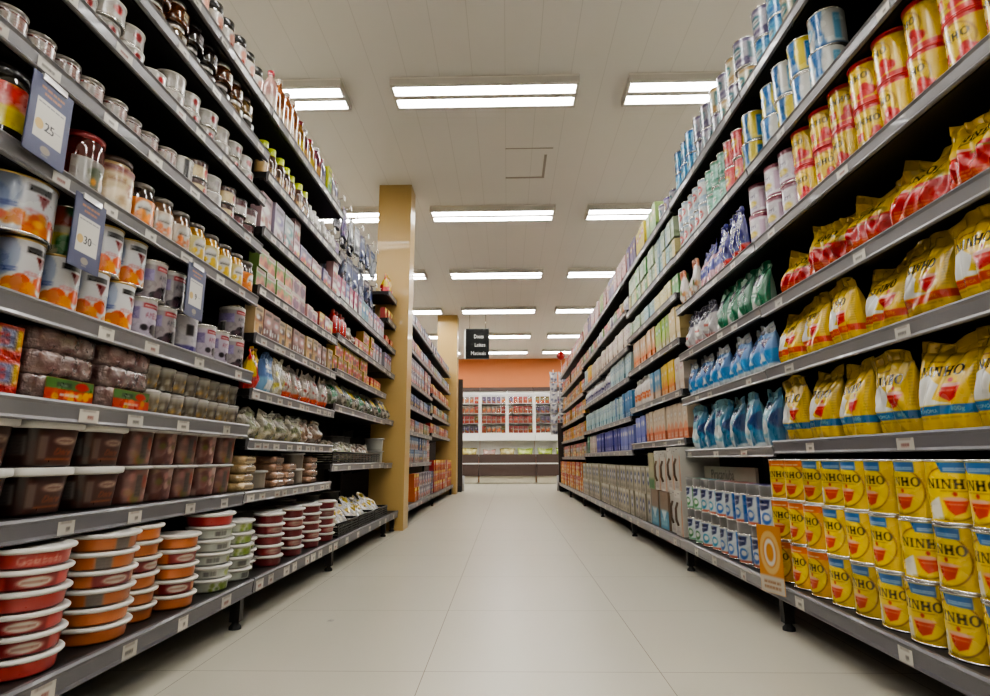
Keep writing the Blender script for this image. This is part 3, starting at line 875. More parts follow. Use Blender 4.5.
def guava_label(k, k2):
    def f(c):
        h = c.h; r = .07
        c.grad(0, h, k * .82 + .12, 1, 0)
        for j, u in enumerate((-.12, .0, .125)):
            if k2 == 'oval':
                c.rect(u - .042, 0, u + .042, h, rgb(140, 24, 26)); c.ell(u + .004, h * .5, .028, h * .3, rgb(216, 206, 190)); c.lines(u - .016, h * .42, u + .024, h * .58, 1, rgb(120, 40, 36), j)
            elif k2 == 'bar':
                c.rect(u - .016, 0, u + .016, h, rgb(150, 140, 128)); c.lines(u - .013, h * .1, u + .013, h * .9, 5, rgb(80, 72, 70), j)
            elif k2 == 'text':
                c.text('Goiabada', u, h * .52, h * .55, rgb(240, 200, 180), .075)
    return f
GR, GO = rgb(204, 66, 58), rgb(214, 116, 56)
tubs_red = [tub('guava_paste_tub', 'round red guava paste tub', .074, .0375, GR, WLID, guava_label(GR, k), nv=12, nu=132) for k in ('text', 'oval', 'plain', 'bar')]
tubs_org = [tub('guava_paste_tub', 'round orange fruit paste tub', .074, .0375, GO, WLID, guava_label(GO, k), nv=12, nu=132) for k in ('bar', 'oval', 'plain', 'plain')]
tubs_org_s = [tub('guava_paste_tub', 'small orange fruit paste tub', .058, .0375, rgb(206, 110, 50), CREAMLID, guava_label(rgb(206, 110, 50), k), nv=12, nu=120) for k in ('oval', 'plain')]
def peas(c):
    h = c.h
    for u in (-.1, .01, .11):
        c.blobs(u - .03, h * .15, u + .03, h * .7, 22, [rgb(120, 150, 30), rgb(150, 170, 60), rgb(90, 120, 30)], .006, int(u * 100) + 40)
    c.rect(.05, h * .2, .075, h * .8, rgb(150, 156, 150))
def clearish(c):
    h = c.h
    c.grad(0, h, rgb(214, 216, 206), .8, .1); c.bars(-.02, h * .2, .02, h * .8, 3); c.blobs(.05, h * .2, .1, h * .6, 10, [rgb(150, 170, 80)], .006, 3)
tubs_white = [tub('fruit_jelly_tub', 'white tub with green fruit print', .066, .0375, rgb(200, 204, 188), WLID, peas, nu=120, nv=12), tub('fruit_jelly_tub', 'clear white-lidded jelly tub', .066, .0375, rgb(196, 202, 190), WLID, clearish, nu=110, nv=10),
              tub('fruit_jelly_tub', 'small white tub with green fruit print', .059, .0375, rgb(200, 204, 188), WLID, peas, nu=54, nv=10), tub('fruit_jelly_tub', 'small clear white-lidded tub', .059, .0375, rgb(196, 202, 190), WLID, clearish, nu=54, nv=8)]
tub_redtop = tub('guava_paste_tub', 'wide red-sided paste tub', .07, .0375, rgb(190, 44, 40), WLID, guava_label(rgb(190, 44, 40), 'plain'), nu=50, nv=6)
tubs_maroon = [tub('jam_tub', 'small maroon jam tub', .0535, .0375, rgb(132, 34, 38), WLID, guava_label(rgb(132, 34, 38), k), nu=40, nv=6) for k in ('plain', 'oval')]
big_clear = tub('sweet_tub', 'large clear sweet tub', .07, .09, rgb(176, 176, 168), TLID, None, nu=36)

def bucket_art(seed):
    def f(c):
        w, h = .13, c.h
        c.blobs(-.25, 0, .25, h, 60, [rgb(36, 20, 16), rgb(60, 30, 22)], .02, seed)
        c.rect(-.052, h * .1, .054, h * .9, rgb(66, 26, 20)); c.ell(.014, h * .68, .028, h * .1, rgb(190, 176, 160)); c.lines(-.004, h * .64, .032, h * .72, 1, rgb(90, 40, 30), seed)
        c.text('Doce', .014, h * .4, h * .19, rgb(206, 110, 40), .05, slant=.3); c.lines(-.03, h * .18, .04, h * .24, 1, rgb(206, 120, 50), seed + 4)
        c.rect(-.048, h * .2, -.03, h * .8, rgb(110, 92, 84)); c.rect(-.115, h * .3, -.07, h * .8, rgb(120, 116, 112)); c.lines(-.11, h * .32, -.075, h * .78, 5, rgb(60, 54, 52), 3)
    return f
bucket_dark = [tub('jam_bucket', 'dark brown jam bucket with white lid', .071, .0945, rgb(52, 26, 20), WLID, bucket_art(k), n=4.5, taper=.84, lidh=.016, nu=88, nv=26, b=.071) for k in (3, 9)]
def pinkmeat(seed):
    def f(c):
        h = c.h
        c.blobs(-.25, 0, .25, h, 110, [rgb(140, 92, 86), rgb(176, 128, 122), rgb(104, 60, 56), rgb(150, 116, 96), rgb(190, 160, 150)], .011, seed)
        c.blobs(-.05, h * .15, .06, h * .8, 7, [rgb(150, 60, 44), rgb(110, 104, 60), rgb(170, 96, 70)], .013, seed + 1)
        if seed % 2:
            c.rect(-.02, h * .2, .005, h * .85, rgb(120, 110, 100)); c.lines(-.018, h * .22, .003, h * .82, 6, rgb(60, 50, 50), 2)
    return f
bucket_pink = [tub('candied_fruit_bucket', 'clear bucket of reddish candied fruit', .05, .0945, rgb(140, 104, 98), TLID, pinkmeat(k), n=3.5, taper=.82, lidh=.008, nu=60, nv=20, b=.056) for k in (5, 8)]

def redpack(c):
    w, h = c.w, c.h
    c.rect(-w * .5, h * .3, w * .5, h * .9, rgb(196, 160, 60)); c.rect(-w * .3, h * .3, 0, h * .9, rgb(230, 200, 30)); c.rect(w * .15, h * .3, w * .4, h * .9, rgb(110, 110, 140)); c.lines(-w * .45, h * .4, w * .3, h * .8, 2, rgb(190, 40, 30), 2)
red_pack = box('fruit_paste_box', 'red and yellow fruit paste box', .14, .1, .064, redpack, rgb(186, 56, 40), cell=.005, mat=FILM)
def blockpaint(c):
    w, h = c.w, c.h
    c.blobs(-w * .5, 0, w * .5, h, 30, [rgb(110, 76, 70), rgb(170, 146, 140), rgb(86, 56, 52)], .014, 4)
def blocklabel(seed):
    def f(c):
        w, h = c.w, c.h
        c.rect(-w * .5, h * .5, w * .5, h, rgb(70, 120, 50)); c.rect(-w * .28, h * .6, w * .02, h * .82, rgb(24, 60, 26)); c.text('fruta', -w * .13, h * .71, h * .17, W_, w * .26)
        c.ell(w * .24, h * .72, w * .14, h * .2, rgb(200, 30, 24)); c.rect(w * .1, h * .62, w * .4, h * .74, rgb(200, 40, 30)); c.blobs(-w * .44, h * .06, w * .46, h * .4, 12, [rgb(226, 96, 20), rgb(226, 160, 30), rgb(200, 40, 30)], h * .18, seed); c.lines(-w * .2, h * .14, w * .2, h * .36, 1, W_, 2)
    return f
def paste_block(desc, labelled, seed, L=.185):
    m = MB()
    loft(m, [(0, L / 2 - .008, .044), (.005, L / 2, .05), (.043, L / 2, .05), (.048, L / 2 - .008, .044)], 44, 7, blockpaint, rgb(124, 100, 94), cap0=True, cap1=True, nv=8, capc=rgb(140, 114, 108))
    parts = [('wrapped_block', m.mesh('wrapped_block', FILM), [])]
    if labelled:
        m = MB()
        panel(m, (.012, -.0512, .003), (1, 0, 0), (0, 0, 1), L * .72, .043, 48, 20, blocklabel(seed), rgb(196, 60, 30))
        parts.append(('label', m.mesh('label', GLOSS), []))
    return Proto('fruit_paste_block', 'block', desc, parts, L, .1, .0485)
block_lab = [paste_block('wrapped fruit paste block with bright label', True, k) for k in (2, 6)]
block_plain = paste_block('brown fruit paste block in clear film', False, 0, .18)
def cuppaint(seed):
    def f(c):
        h = c.h
        c.blobs(-.1, 0, .1, h * .8, 40, [rgb(170, 150, 110), rgb(120, 110, 90), rgb(190, 150, 80), rgb(90, 80, 70), rgb(210, 206, 196)], .006, seed)
        c.grad(h * .6, h, rgb(226, 222, 214), 0, .9); [c.rect(u, 0, u + .002, h, rgb(226, 224, 218), .5) for u in (-.03, -.012, .008, .026)]
    return f
cups = []
for k in (1, 2):
    m = MB(); loft(m, [(0, .022, .022), (.003, .024, .024), (.055, .0285, .0285)], 26, 2, cuppaint(k), rgb(110, 98, 80), cap0=True, nv=8)
    g = m.mesh('plastic_cup', JAR)
    m = MB(); loft(m, [(.054, .03, .03), (.058, .031, .031), (.061, .029, .029), (.0665, .012, .012)], 20, 2, base=rgb(200, 196, 188), cap1=True)
    cups.append(Proto('dessert_cup', 'cup', 'clear lidded dessert cup', [('plastic_cup', g, []), ('dome_lid', m.mesh('dome_lid', JAR), [])], .062, .062, .067))

def peach(v):
    def f(c):
        w, h = c.w, c.h
        U = .05
        c.ell(-U * 1.25, h * .7, U * .8, h * .42, rgb(130, 150, 190), a=.6); c.ell(-U * 1.3, h * .55, U * .55, h * .26, rgb(96, 122, 176), a=.45)
        c.blobs(-U * 1.4, 0, U * 1.3, h * .3, 26, [rgb(228, 142, 20), rgb(236, 166, 40), rgb(214, 116, 20), rgb(224, 90, 20)], U * .22, 3 + v)
        c.poly([(U * .1, h * .74), (U * .62, h * .74), (U * .36, h * .5)], rgb(122, 32, 34)); c.rect(-U * .25, h * .78, U * .66, h * .89, K_); c.lines(-U * .2, h * .8, U * .6, h * .87, 1, rgb(90, 90, 90), 1)
        c.text('PÊSSEGO', U * .2, h * .42, h * .1, rgb(206, 90, 90), U * 1.1); c.lines(-U * 1.1, h * .4, -U * .5, h * .5, 2, rgb(40, 60, 140), 2)
        c.poly([(-U * 2.4, h * .3), (-U * 1.6, h * .3), (-U * 1.7, h * .9), (-U * 2.4, h * .8)], rgb(60, 110, 60)); c.bars(U * 1.9, h * .15, U * 2.6, h * .5, 4)
    return f
peach_can = can('peach_can', 'white tin of peaches with orange fruit', .042, .118, peach(0), rgb(226, 226, 228), 84, 52, GLOSS, mat_flat('gold_tin', (176, 150, 96), .3, .9))
peach_big = can('peach_can', 'extra large white tin of peaches', .074, .117, peach(4), rgb(222, 224, 228), 100, 52, GLOSS, mat_flat('gold_tin', (176, 150, 96), .3, .9))
def colourcan(c):
    h = c.h
    c.rect(-1, h * .6, 1, h, rgb(206, 90, 60)); c.rect(-1, h * .2, 1, h * .45, rgb(226, 206, 60)); c.blobs(-.05, 0, .05, h, 16, [GRN, rgb(220, 60, 60), LBLU], .014, 5)
fruit_can = can('peach_can', 'colourful mixed fruit tin', .046, .118, colourcan, rgb(216, 206, 170), 60, 36, GLOSS)
def plum(kv):
    def f(c):
        h = c.h
        c.rect(-1, h * .9, 1, h, rgb(206, 202, 196)); c.rect(-.03, h * .76, .034, h * .88, rgb(170, 34, 44)); c.lines(-.026, h * .78, .03, h * .86, 1, W_, 4)
        c.rect(-1, h * .45, -.036, h * .76, rgb(150, 136, 180)); c.rect(.044, h * .3, .07, h * .8, rgb(120, 100, 160)); c.text('AMEIXA', .002, h * .58, h * .16, rgb(150, 60, 80) if kv else rgb(60, 56, 70), .05)
        c.blobs(-.04, h * .05, .05, h * .34, 11, [rgb(44, 30, 40), rgb(30, 22, 30), rgb(70, 50, 60)], .012, 8 + kv); c.bars(-.085, h * .1, -.062, h * .5, 4)
    return f
plum_can = [can('plum_can', 'grey tin of prunes with dark fruit', .042, .108, plum(0), rgb(156, 148, 152), 76, 46, GLOSS), can('plum_can', 'lilac tin of prunes with red band', .042, .108, plum(1), rgb(206, 196, 212), 76, 46, GLOSS)]
white_pot = can('plum_can', 'plain white and violet prune tin', .046, .112, lambda c: (c.rect(-1, 0, 1, c.h * .16, rgb(90, 80, 140)), c.rect(-.03, c.h * .45, -.006, c.h * .75, K_), c.lines(0, c.h * .3, .04, c.h * .7, 5, rgb(150, 146, 160), 4)), rgb(206, 202, 208), 60, 36, GLOSS)

def simplelab(k, k2, seed, blob=None):
    def f(c):
        w, h = c.w, c.h
        c.ell(0, h * .5, .022, h * .42, k); c.lines(-.016, h * .5, .016, h * .66, 1, K_, seed)
        if blob:
            c.blobs(-.02, h * .05, .02, h * .4, 7, blob, .008, seed)
        c.rect(-.026, 0, .026, h * .08, k2)
    return f
jar_pickle = jar('pickle_jar', 'large black-lidded jar with red-yellow label', .052, .15, rgb(40, 36, 24), BLKLID, lambda c: (c.rect(-1, c.h * .5, 1, c.h, rgb(206, 70, 66)), c.blobs(-.05, c.h * .5, .05, c.h, 12, [rgb(230, 60, 50), rgb(236, 150, 140), rgb(190, 40, 40)], .012, 2), c.lines(-.035, c.h * .12, .035, c.h * .4, 2, rgb(200, 170, 20), 3)), rgb(226, 206, 30), neck=.9, lidh=.02, lab=(.2, .86))
jar_red = jar('jam_jar', 'dark red jam jar with fruit label', .046, .14, rgb(96, 28, 22), REDLID, lambda c: (c.rect(-.03, 0, -.006, c.h, rgb(180, 176, 170)), c.blobs(0, c.h * .1, .03, c.h * .7, 8, [rgb(206, 140, 30), rgb(70, 80, 40)], .01, 3)), rgb(150, 140, 130), neck=.9, lab=(.1, .62), wrap=.3)
jar_cream = jar('spread_jar', 'large beige spread jar with red band', .05, .14, rgb(196, 170, 128), mat_flat('brown_jar_lid', (60, 40, 28), .35, .2, .2, noise=.05), lambda c: (c.rect(-1, c.h * .86, 1, c.h, rgb(110, 30, 24)), c.blobs(-.05, 0, .05, c.h * .4, 14, [rgb(170, 140, 100), rgb(226, 210, 180)], .012, 3), c.ell(.03, c.h * .5, .012, c.h * .14, rgb(120, 50, 40), ring=.002), c.lines(-.03, c.h * .6, .01, c.h * .74, 1, rgb(110, 70, 40), 3)), rgb(206, 184, 144), neck=.84, lab=(.08, .9))
jar_orange = jar('jam_jar', 'jam jar with white and orange oval label', .039, .12, rgb(60, 40, 28), GREYLID, simplelab(rgb(232, 226, 216), rgb(214, 110, 30), 2, [rgb(220, 110, 24), rgb(232, 140, 50)]), rgb(214, 120, 40), neck=.82, lab=(.12, .72), wrap=.36)
jar_peach = jar('jam_jar', 'pale jam jar with peach label', .039, .12, rgb(120, 84, 56), GREYLID, simplelab(rgb(230, 224, 214), rgb(206, 150, 110), 5, [rgb(220, 120, 60)]), rgb(222, 200, 176), neck=.82, lab=(.12, .74), wrap=.34)
jar_yel = jar('jam_jar', 'yellow preserve jar with white label', .039, .12, rgb(196, 140, 10), GREYLID, simplelab(rgb(234, 230, 220), rgb(226, 190, 50), 6, [rgb(230, 190, 30)]), rgb(226, 206, 120), neck=.82, lab=(.12, .74), wrap=.34)
jar_low = jar('olive_jar', 'low silver-lidded jar with grey-white label', .0345, .068, rgb(96, 30, 24), GREYLID, lambda c: (c.lines(-.012, c.h * .2, .014, c.h * .8, 4, rgb(170, 90, 80), 3), c.rect(.02, 0, .026, c.h, rgb(120, 70, 50)), c.rect(-.03, 0, -.026, c.h, rgb(150, 120, 100))), rgb(172, 166, 160), neck=.96, lidh=.009, lab=(.3, .98), wrap=.9)
def lowtin(k, seed):
    def f(c):
        h = c.h
        c.ell(-.008, h * .6, .011, h * .24, k); c.lines(.004, h * .2, .03, h * .5, 2, rgb(150, 140, 134), seed); c.rect(-1, 0, 1, h * .1, rgb(150, 140, 130)); c.rect(.045, 0, .06, h, rgb(190, 180, 170))
    return f
tin_white = can('cream_tin', 'low white cream tin with red dot', .0415, .056, lowtin(rgb(150, 30, 34), 2), rgb(192, 187, 180), 54, 20, TIN, WHLID)
tin_plain = can('cream_tin', 'low white cream tin with grey print', .0415, .056, lowtin(rgb(150, 142, 138), 4), rgb(186, 180, 172), 48, 18, TIN, WHLID)
tin_brown = can('cream_tin', 'low brown-cream tin with red spot', .041, .06, lambda c: (c.rect(-1, c.h * .7, 1, c.h, rgb(70, 36, 26)), c.ell(.006, c.h * .4, .012, c.h * .26, rgb(170, 30, 30)), c.rect(.03, 0, .05, c.h, rgb(90, 50, 36))), rgb(222, 200, 150), 54, 20, TIN, BLKLID)
tin_maroon = can('cream_tin', 'low maroon and white tin', .039, .06, lambda c: (c.rect(-1, c.h * .55, 1, c.h, rgb(90, 24, 30)), c.rect(-.02, c.h * .1, .02, c.h * .5, rgb(206, 196, 190))), rgb(210, 200, 192), 44, 18, TIN, BLKLID)
tin_tall = can('cream_tin', 'white and black tin with upright print', .038, .08, lambda c: (c.rect(-.024, 0, -.008, c.h, K_), c.lines(.0, c.h * .1, .025, c.h * .8, 5, rgb(120, 110, 104), 2)), rgb(200, 196, 188), 54, 26, TIN, SILVER)
def honey(desc, c, lidm, k):
    return jar('honey_jar', desc, .041, .077, c, lidm, lambda q: (q.ell(0, q.h * .5, .014, q.h * .36, k), q.lines(-.01, q.h * .4, .01, q.h * .6, 1, K_, 2)), k * .7, neck=.7, lab=(.2, .7), wrap=.35, n=2.6)
honeys = [honey('faceted amber honey jar', rgb(96, 50, 20), SILVER, rgb(196, 180, 150)), honey('faceted dark honey jar', rgb(34, 22, 18), BLKLID, rgb(150, 146, 150)), honey('faceted pale honey jar', rgb(120, 96, 60), SILVER, rgb(206, 200, 190)), honey('faceted smoky honey jar', rgb(50, 46, 46), SILVER, rgb(206, 206, 210))]
def saucelab(c):
    h = c.h
    c.ell(0, h * .66, .02, h * .22, rgb(222, 160, 140)); c.rect(-1, 0, 1, h * .2, rgb(60, 56, 50)); c.blobs(-.03, h * .05, .03, h * .35, 9, [rgb(70, 90, 60), rgb(150, 60, 50)], .008, 2)
jar_sauce = jar('sauce_jar', 'white-labelled sauce jar with black lid', .036, .135, rgb(60, 54, 48), BLKLID, saucelab, rgb(218, 212, 204), neck=.84, lidh=.026, lab=(.05, .86), wrap=.9)

# ---- left aisle, second and third bays ------------------------------------------------------------
btl_pink = bottle('syrup_bottle', 'slim pink-topped syrup bottle', .03, .22, rgb(196, 150, 140), rgb(190, 60, 76), lambda c: c.rect(-1, c.h * .2, 1, c.h * .5, rgb(226, 206, 190)), neck=.4)
btl_amber = bottle('syrup_bottle', 'slim amber syrup bottle', .032, .24, rgb(150, 84, 40), rgb(206, 190, 170), lambda c: c.rect(-1, c.h * .16, 1, c.h * .42, rgb(226, 200, 170)), neck=.36, mat=JAR)
btl_red = bottle('syrup_bottle', 'yellow-labelled syrup bottle with red cap', .032, .19, rgb(150, 100, 40), rgb(150, 28, 40), lambda c: c.rect(-1, c.h * .15, 1, c.h * .5, rgb(216, 190, 60)), neck=.5, mat=JAR)
btl_berry = bottle('syrup_bottle', 'berry syrup bottle with white top', .034, .2, rgb(110, 36, 56), rgb(206, 200, 196), lambda c: c.rect(-1, c.h * .2, 1, c.h * .5, rgb(206, 160, 90)), neck=.5, mat=JAR)
btl_grey = bottle('syrup_bottle', 'blue-grey syrup bottle', .03, .18, rgb(120, 116, 140), rgb(150, 60, 70), lambda c: c.rect(-1, c.h * .2, 1, c.h * .5, rgb(200, 190, 186)), neck=.45, mat=JAR)
btl_lime = bottle('topping_bottle', 'brown topping bottle with lime cap', .031, .16, rgb(90, 56, 36), rgb(190, 206, 40), lambda c: (c.rect(-1, c.h * .12, 1, c.h * .5, rgb(190, 160, 110)), c.ell(0, c.h * .3, .014, c.h * .1, rgb(120, 50, 30))), neck=.6, sh=.62, caph=.032, capr=.022, mat=JAR)
btl_white = bottle('topping_bottle', 'small white topping bottle', .027, .12, rgb(214, 208, 200), rgb(226, 222, 216), lambda c: (c.rect(-1, c.h * .3, 1, c.h * .5, rgb(150, 150, 140)), c.lines(-.02, c.h * .1, .02, c.h * .25, 2, rgb(120, 100, 90), 1)), neck=.5)
box_lime = box('tea_box', 'yellow-green tall tea box', .06, .06, .17, art(3, rgb(206, 206, 80), [GRN, W_]), rgb(200, 206, 70), cell=.008)
def gel(seed, base, fr):
    def f(c):
        w, h = c.w, c.h
        c.rect(-w, h * .74, w, h, rgb(226, 220, 200)); c.lines(-w * .36, h * .8, w * .36, h * .93, 1, rgb(170, 40, 60), seed); c.blobs(-w * .3, h * .2, w * .3, h * .6, 7, fr, w * .17, seed); c.rect(-w, 0, w, h * .1, rgb(226, 226, 210))
    return f
gelatin = [box('gelatin_box', 'green gelatin box with fruit', .082, .04, .078, gel(1, 0, [rgb(190, 90, 70), rgb(226, 140, 90)]), rgb(150, 180, 110), cell=.006), box('gelatin_box', 'pink gelatin box with berries', .082, .04, .078, gel(2, 0, [rgb(150, 30, 60), rgb(110, 60, 90)]), rgb(226, 180, 180), cell=.006), box('gelatin_box', 'white gelatin box with berries', .082, .04, .078, gel(3, 0, [rgb(200, 40, 70), rgb(120, 50, 90)]), rgb(222, 214, 210), cell=.006)]
cake_box = [box('cake_mix_box', d, .1, .045, .155, art(60 + i, b, k, photo=p), b, cell=.007) for i, (d, b, k, p) in enumerate([('pale pink cake mix box', rgb(226, 196, 200), [rgb(160, 80, 110), W_], [rgb(150, 90, 80), CREAM]), ('lilac and white cake mix box', rgb(210, 196, 216), [rgb(110, 90, 150), W_], [rgb(120, 60, 50), rgb(226, 190, 200)]), ('teal-edged cake mix box', rgb(200, 206, 206), [rgb(60, 130, 130), W_], [rgb(190, 90, 90), W_])])]
small_mix = [box('dessert_mix_box', d, .075, .04, .091, art(80 + i, b, k, photo=[RED, YEL, BRN]), b, cell=.007) for i, (d, b, k) in enumerate([('rose dessert mix box', rgb(216, 176, 180), [rgb(190, 60, 80), W_]), ('cream-green dessert mix box', rgb(206, 206, 170), [GRN, YEL]), ('violet dessert mix box', rgb(170, 160, 190), [PURP, PINK]), ('red dessert mix box', rgb(190, 90, 84), [W_, YEL])])]
pink_sachet = [box('pudding_box', d, .072, .04, .115, art(100 + i, b, k, photo=p), b, cell=.006) for i, (d, b, k, p) in enumerate([('beige pudding mix box', rgb(226, 200, 160), [rgb(170, 110, 50), rgb(90, 50, 30)], [rgb(190, 140, 60), BRN]), ('rose pudding mix box', rgb(216, 170, 170), [rgb(140, 40, 60), W_], [rgb(150, 60, 70), CREAM]), ('brown-pink pudding mix box', rgb(196, 160, 150), [rgb(110, 50, 50), PINK], [rgb(90, 50, 40), W_]), ('white pudding mix box', rgb(222, 214, 206), [rgb(200, 100, 90), YEL], [rgb(226, 190, 80), rgb(190, 80, 70)])])]
pouch_red = mk_bags('sweet_pouch', 'red and yellow sweet pouch', lambda c: (c.poly([(-c.w, c.h * .2), (c.w, c.h * .5), (c.w, c.h), (-c.w, c.h)], YEL), c.poly([(-c.w, c.h * .5), (c.w * .1, c.h * .9), (-c.w, c.h)], RED), c.blobs(-c.w * .3, c.h * .3, c.w * .3, c.h * .7, 6, [GRN, RED], .014, 2)), rgb(196, 40, 30), .11, .06, .146, 1, 26, 32)
pouch_blue = mk_bags('sweet_pouch', 'blue sweet pouch with white panel', lambda c: (c.rect(-1, 0, 1, c.h * .4, rgb(120, 170, 206)), c.rect(-c.w * .3, c.h * .1, c.w * .3, c.h * .35, W_), c.lines(-c.w * .25, c.h * .5, c.w * .25, c.h * .7, 2, W_, 1)), rgb(80, 110, 160), .105, .06, .15, 1, 24, 30)
pouch_clear = mk_bags('sweet_pouch', 'clear pouch with yellow sweets', lambda c: (c.blobs(-c.w * .4, c.h * .1, c.w * .4, c.h * .6, 26, [rgb(210, 196, 90), rgb(190, 180, 150), rgb(226, 220, 200)], .012, 5), c.rect(-1, 0, 1, c.h * .08, rgb(180, 176, 160))), rgb(190, 186, 172), .105, .06, .148, 1, 26, 32, FILM)
pouch_rb = mk_bags('sweet_pouch', 'clear pouch with red base', lambda c: (c.blobs(-c.w * .4, c.h * .25, c.w * .4, c.h * .75, 26, [rgb(150, 130, 120), rgb(190, 176, 160), rgb(170, 80, 70)], .01, 6), c.rect(-1, 0, 1, c.h * .22, rgb(214, 80, 40)), c.rect(-1, 0, 1, c.h * .1, rgb(190, 40, 50))), rgb(184, 174, 164), .105, .06, .155, 2, 26, 32, FILM)
def lumps(cols, base, n=44, rad=.014):
    def f(c):
        c.blobs(-c.w * .5, 0, c.w * .5, c.h * .85, n, cols, rad, n)
        c.grad(c.h * .75, c.h, rgb(190, 186, 176), 0, .7)
    return f
bag_dried = mk_bags('dried_fruit_bag', 'clear bag of greenish dried fruit', lumps([rgb(140, 146, 110), rgb(110, 116, 80), rgb(200, 192, 170), rgb(170, 160, 130), rgb(196, 190, 90)], 0), rgb(170, 164, 146), .14, .09, .11, 2, 28, 28, FILM, crumple=.008)
bag_nut = mk_bags('dried_fruit_bag', 'clear bag of brownish nuts', lumps([rgb(150, 120, 100), rgb(190, 170, 150), rgb(120, 90, 76), rgb(206, 190, 176)], 0), rgb(160, 140, 124), .13, .09, .105, 2, 28, 28, FILM, crumple=.009)
bag_green = mk_bags('snack_bag', 'clear bag with green and yellow wrap', lambda c: (c.blobs(-c.w * .5, 0, c.w * .5, c.h * .8, 30, [rgb(110, 120, 90), rgb(170, 166, 140), rgb(70, 90, 70)], .014, 7), c.poly([(-c.w * .2, c.h * .3), (c.w * .3, c.h * .4), (c.w * .2, c.h * .8), (-c.w * .3, c.h * .8)], rgb(40, 120, 70))), rgb(140, 140, 124), .13, .08, .142, 1, 26, 30, FILM, crumple=.007)
bag_yel = mk_bags('snack_bag', 'clear bag with yellow header', lambda c: (c.blobs(-c.w * .5, 0, c.w * .5, c.h * .6, 30, [rgb(110, 104, 90), rgb(170, 160, 140), rgb(90, 84, 70)], .014, 8), c.rect(-c.w * .4, c.h * .55, c.w * .4, c.h * .85, rgb(206, 180, 60))), rgb(146, 140, 124), .13, .08, .142, 1, 26, 30, FILM, crumple=.007)
def wafer(desc, base, name='wafer_pack'):
    m = MB()
    loft(m, [(0, .052, .05), (.006, .06, .056), (.022, .06, .056), (.03, .05, .048)], 30, 6, lambda c: c.blobs(-.3, 0, .3, c.h, 50, [base * .86, base * 1.08], .012, 3), base, cap0=True, cap1=True, nv=5)
    l = MB(); panel(l, (0, -.0565, .007), (1, 0, 0), (0, 0, 1), .07, .014, 12, 5, lambda c: (c.lines(-.03, .003, .03, .011, 1, base * .5, 3)), base * .9 + .08)
    return Proto(name, 'pack', desc, [('wrapped_wafers', m.mesh('wrapped_wafers', FILM), []), ('label', l.mesh('label', PAPER), [])], .12, .112, .031)
wafer_beige = wafer('flat beige wafer pack', rgb(206, 178, 134)); wafer_pink = wafer('flat pinkish-brown wafer pack', rgb(190, 150, 124))
tray_clear = tub('sweet_tub', 'clear dome-lidded sweet tub', .05, .069, rgb(160, 150, 138), TLID, None, nu=28)
yel_box = [box('candle_box', d, .085, .05, .075, art(120 + i, b, k, photo=[RED, BRN]), b, cell=.007) for i, (d, b, k) in enumerate([('yellow sweet box with red print', rgb(226, 186, 60), [RED, BRN]), ('pale yellow sweet box', rgb(226, 206, 120), [RED, GRN])])]
red_box = box('candle_box', 'red and orange sweet box', .085, .05, .07, art(140, rgb(200, 60, 36), [YEL, W_]), rgb(200, 56, 34), cell=.007)
btl_redsauce = bottle('syrup_bottle', 'small red dessert sauce bottle', .027, .15, rgb(190, 36, 28), rgb(200, 60, 40), None, neck=.4, mat=JAR)
party = [box('party_pack', d, .08, .04, .14, art(150 + i, b, k), b, cell=.007) for i, (d, b, k) in enumerate([('pink and blue party pack', rgb(200, 90, 130), [rgb(60, 70, 160), W_]), ('blue party pack', rgb(60, 80, 150), [PINK, W_]), ('teal party pack', rgb(130, 180, 190), [W_, BLU]), ('white party pack', rgb(206, 200, 206), [RED, PURP])])]
gp = [box('grocery_box', d, .09, .06, h, art(170 + i, b, k, photo=[RED, YEL, BRN]), b, cell=.009) for i, (d, b, k, h) in enumerate([('grey-lilac grocery box', rgb(176, 170, 186), [PURP, W_], .124), ('white grocery box', rgb(214, 208, 204), [RED, BLU], .124), ('rose grocery box', rgb(206, 150, 150), [RED, W_], .124), ('blue grocery box', rgb(100, 120, 160), [W_, NAVY], .124), ('orange grocery box', rgb(214, 120, 60), [YEL, RED], .124), ('red grocery box', rgb(196, 60, 60), [W_, YEL], .124), ('green-grey grocery box', rgb(170, 180, 160), [GRN, W_], .124)])]

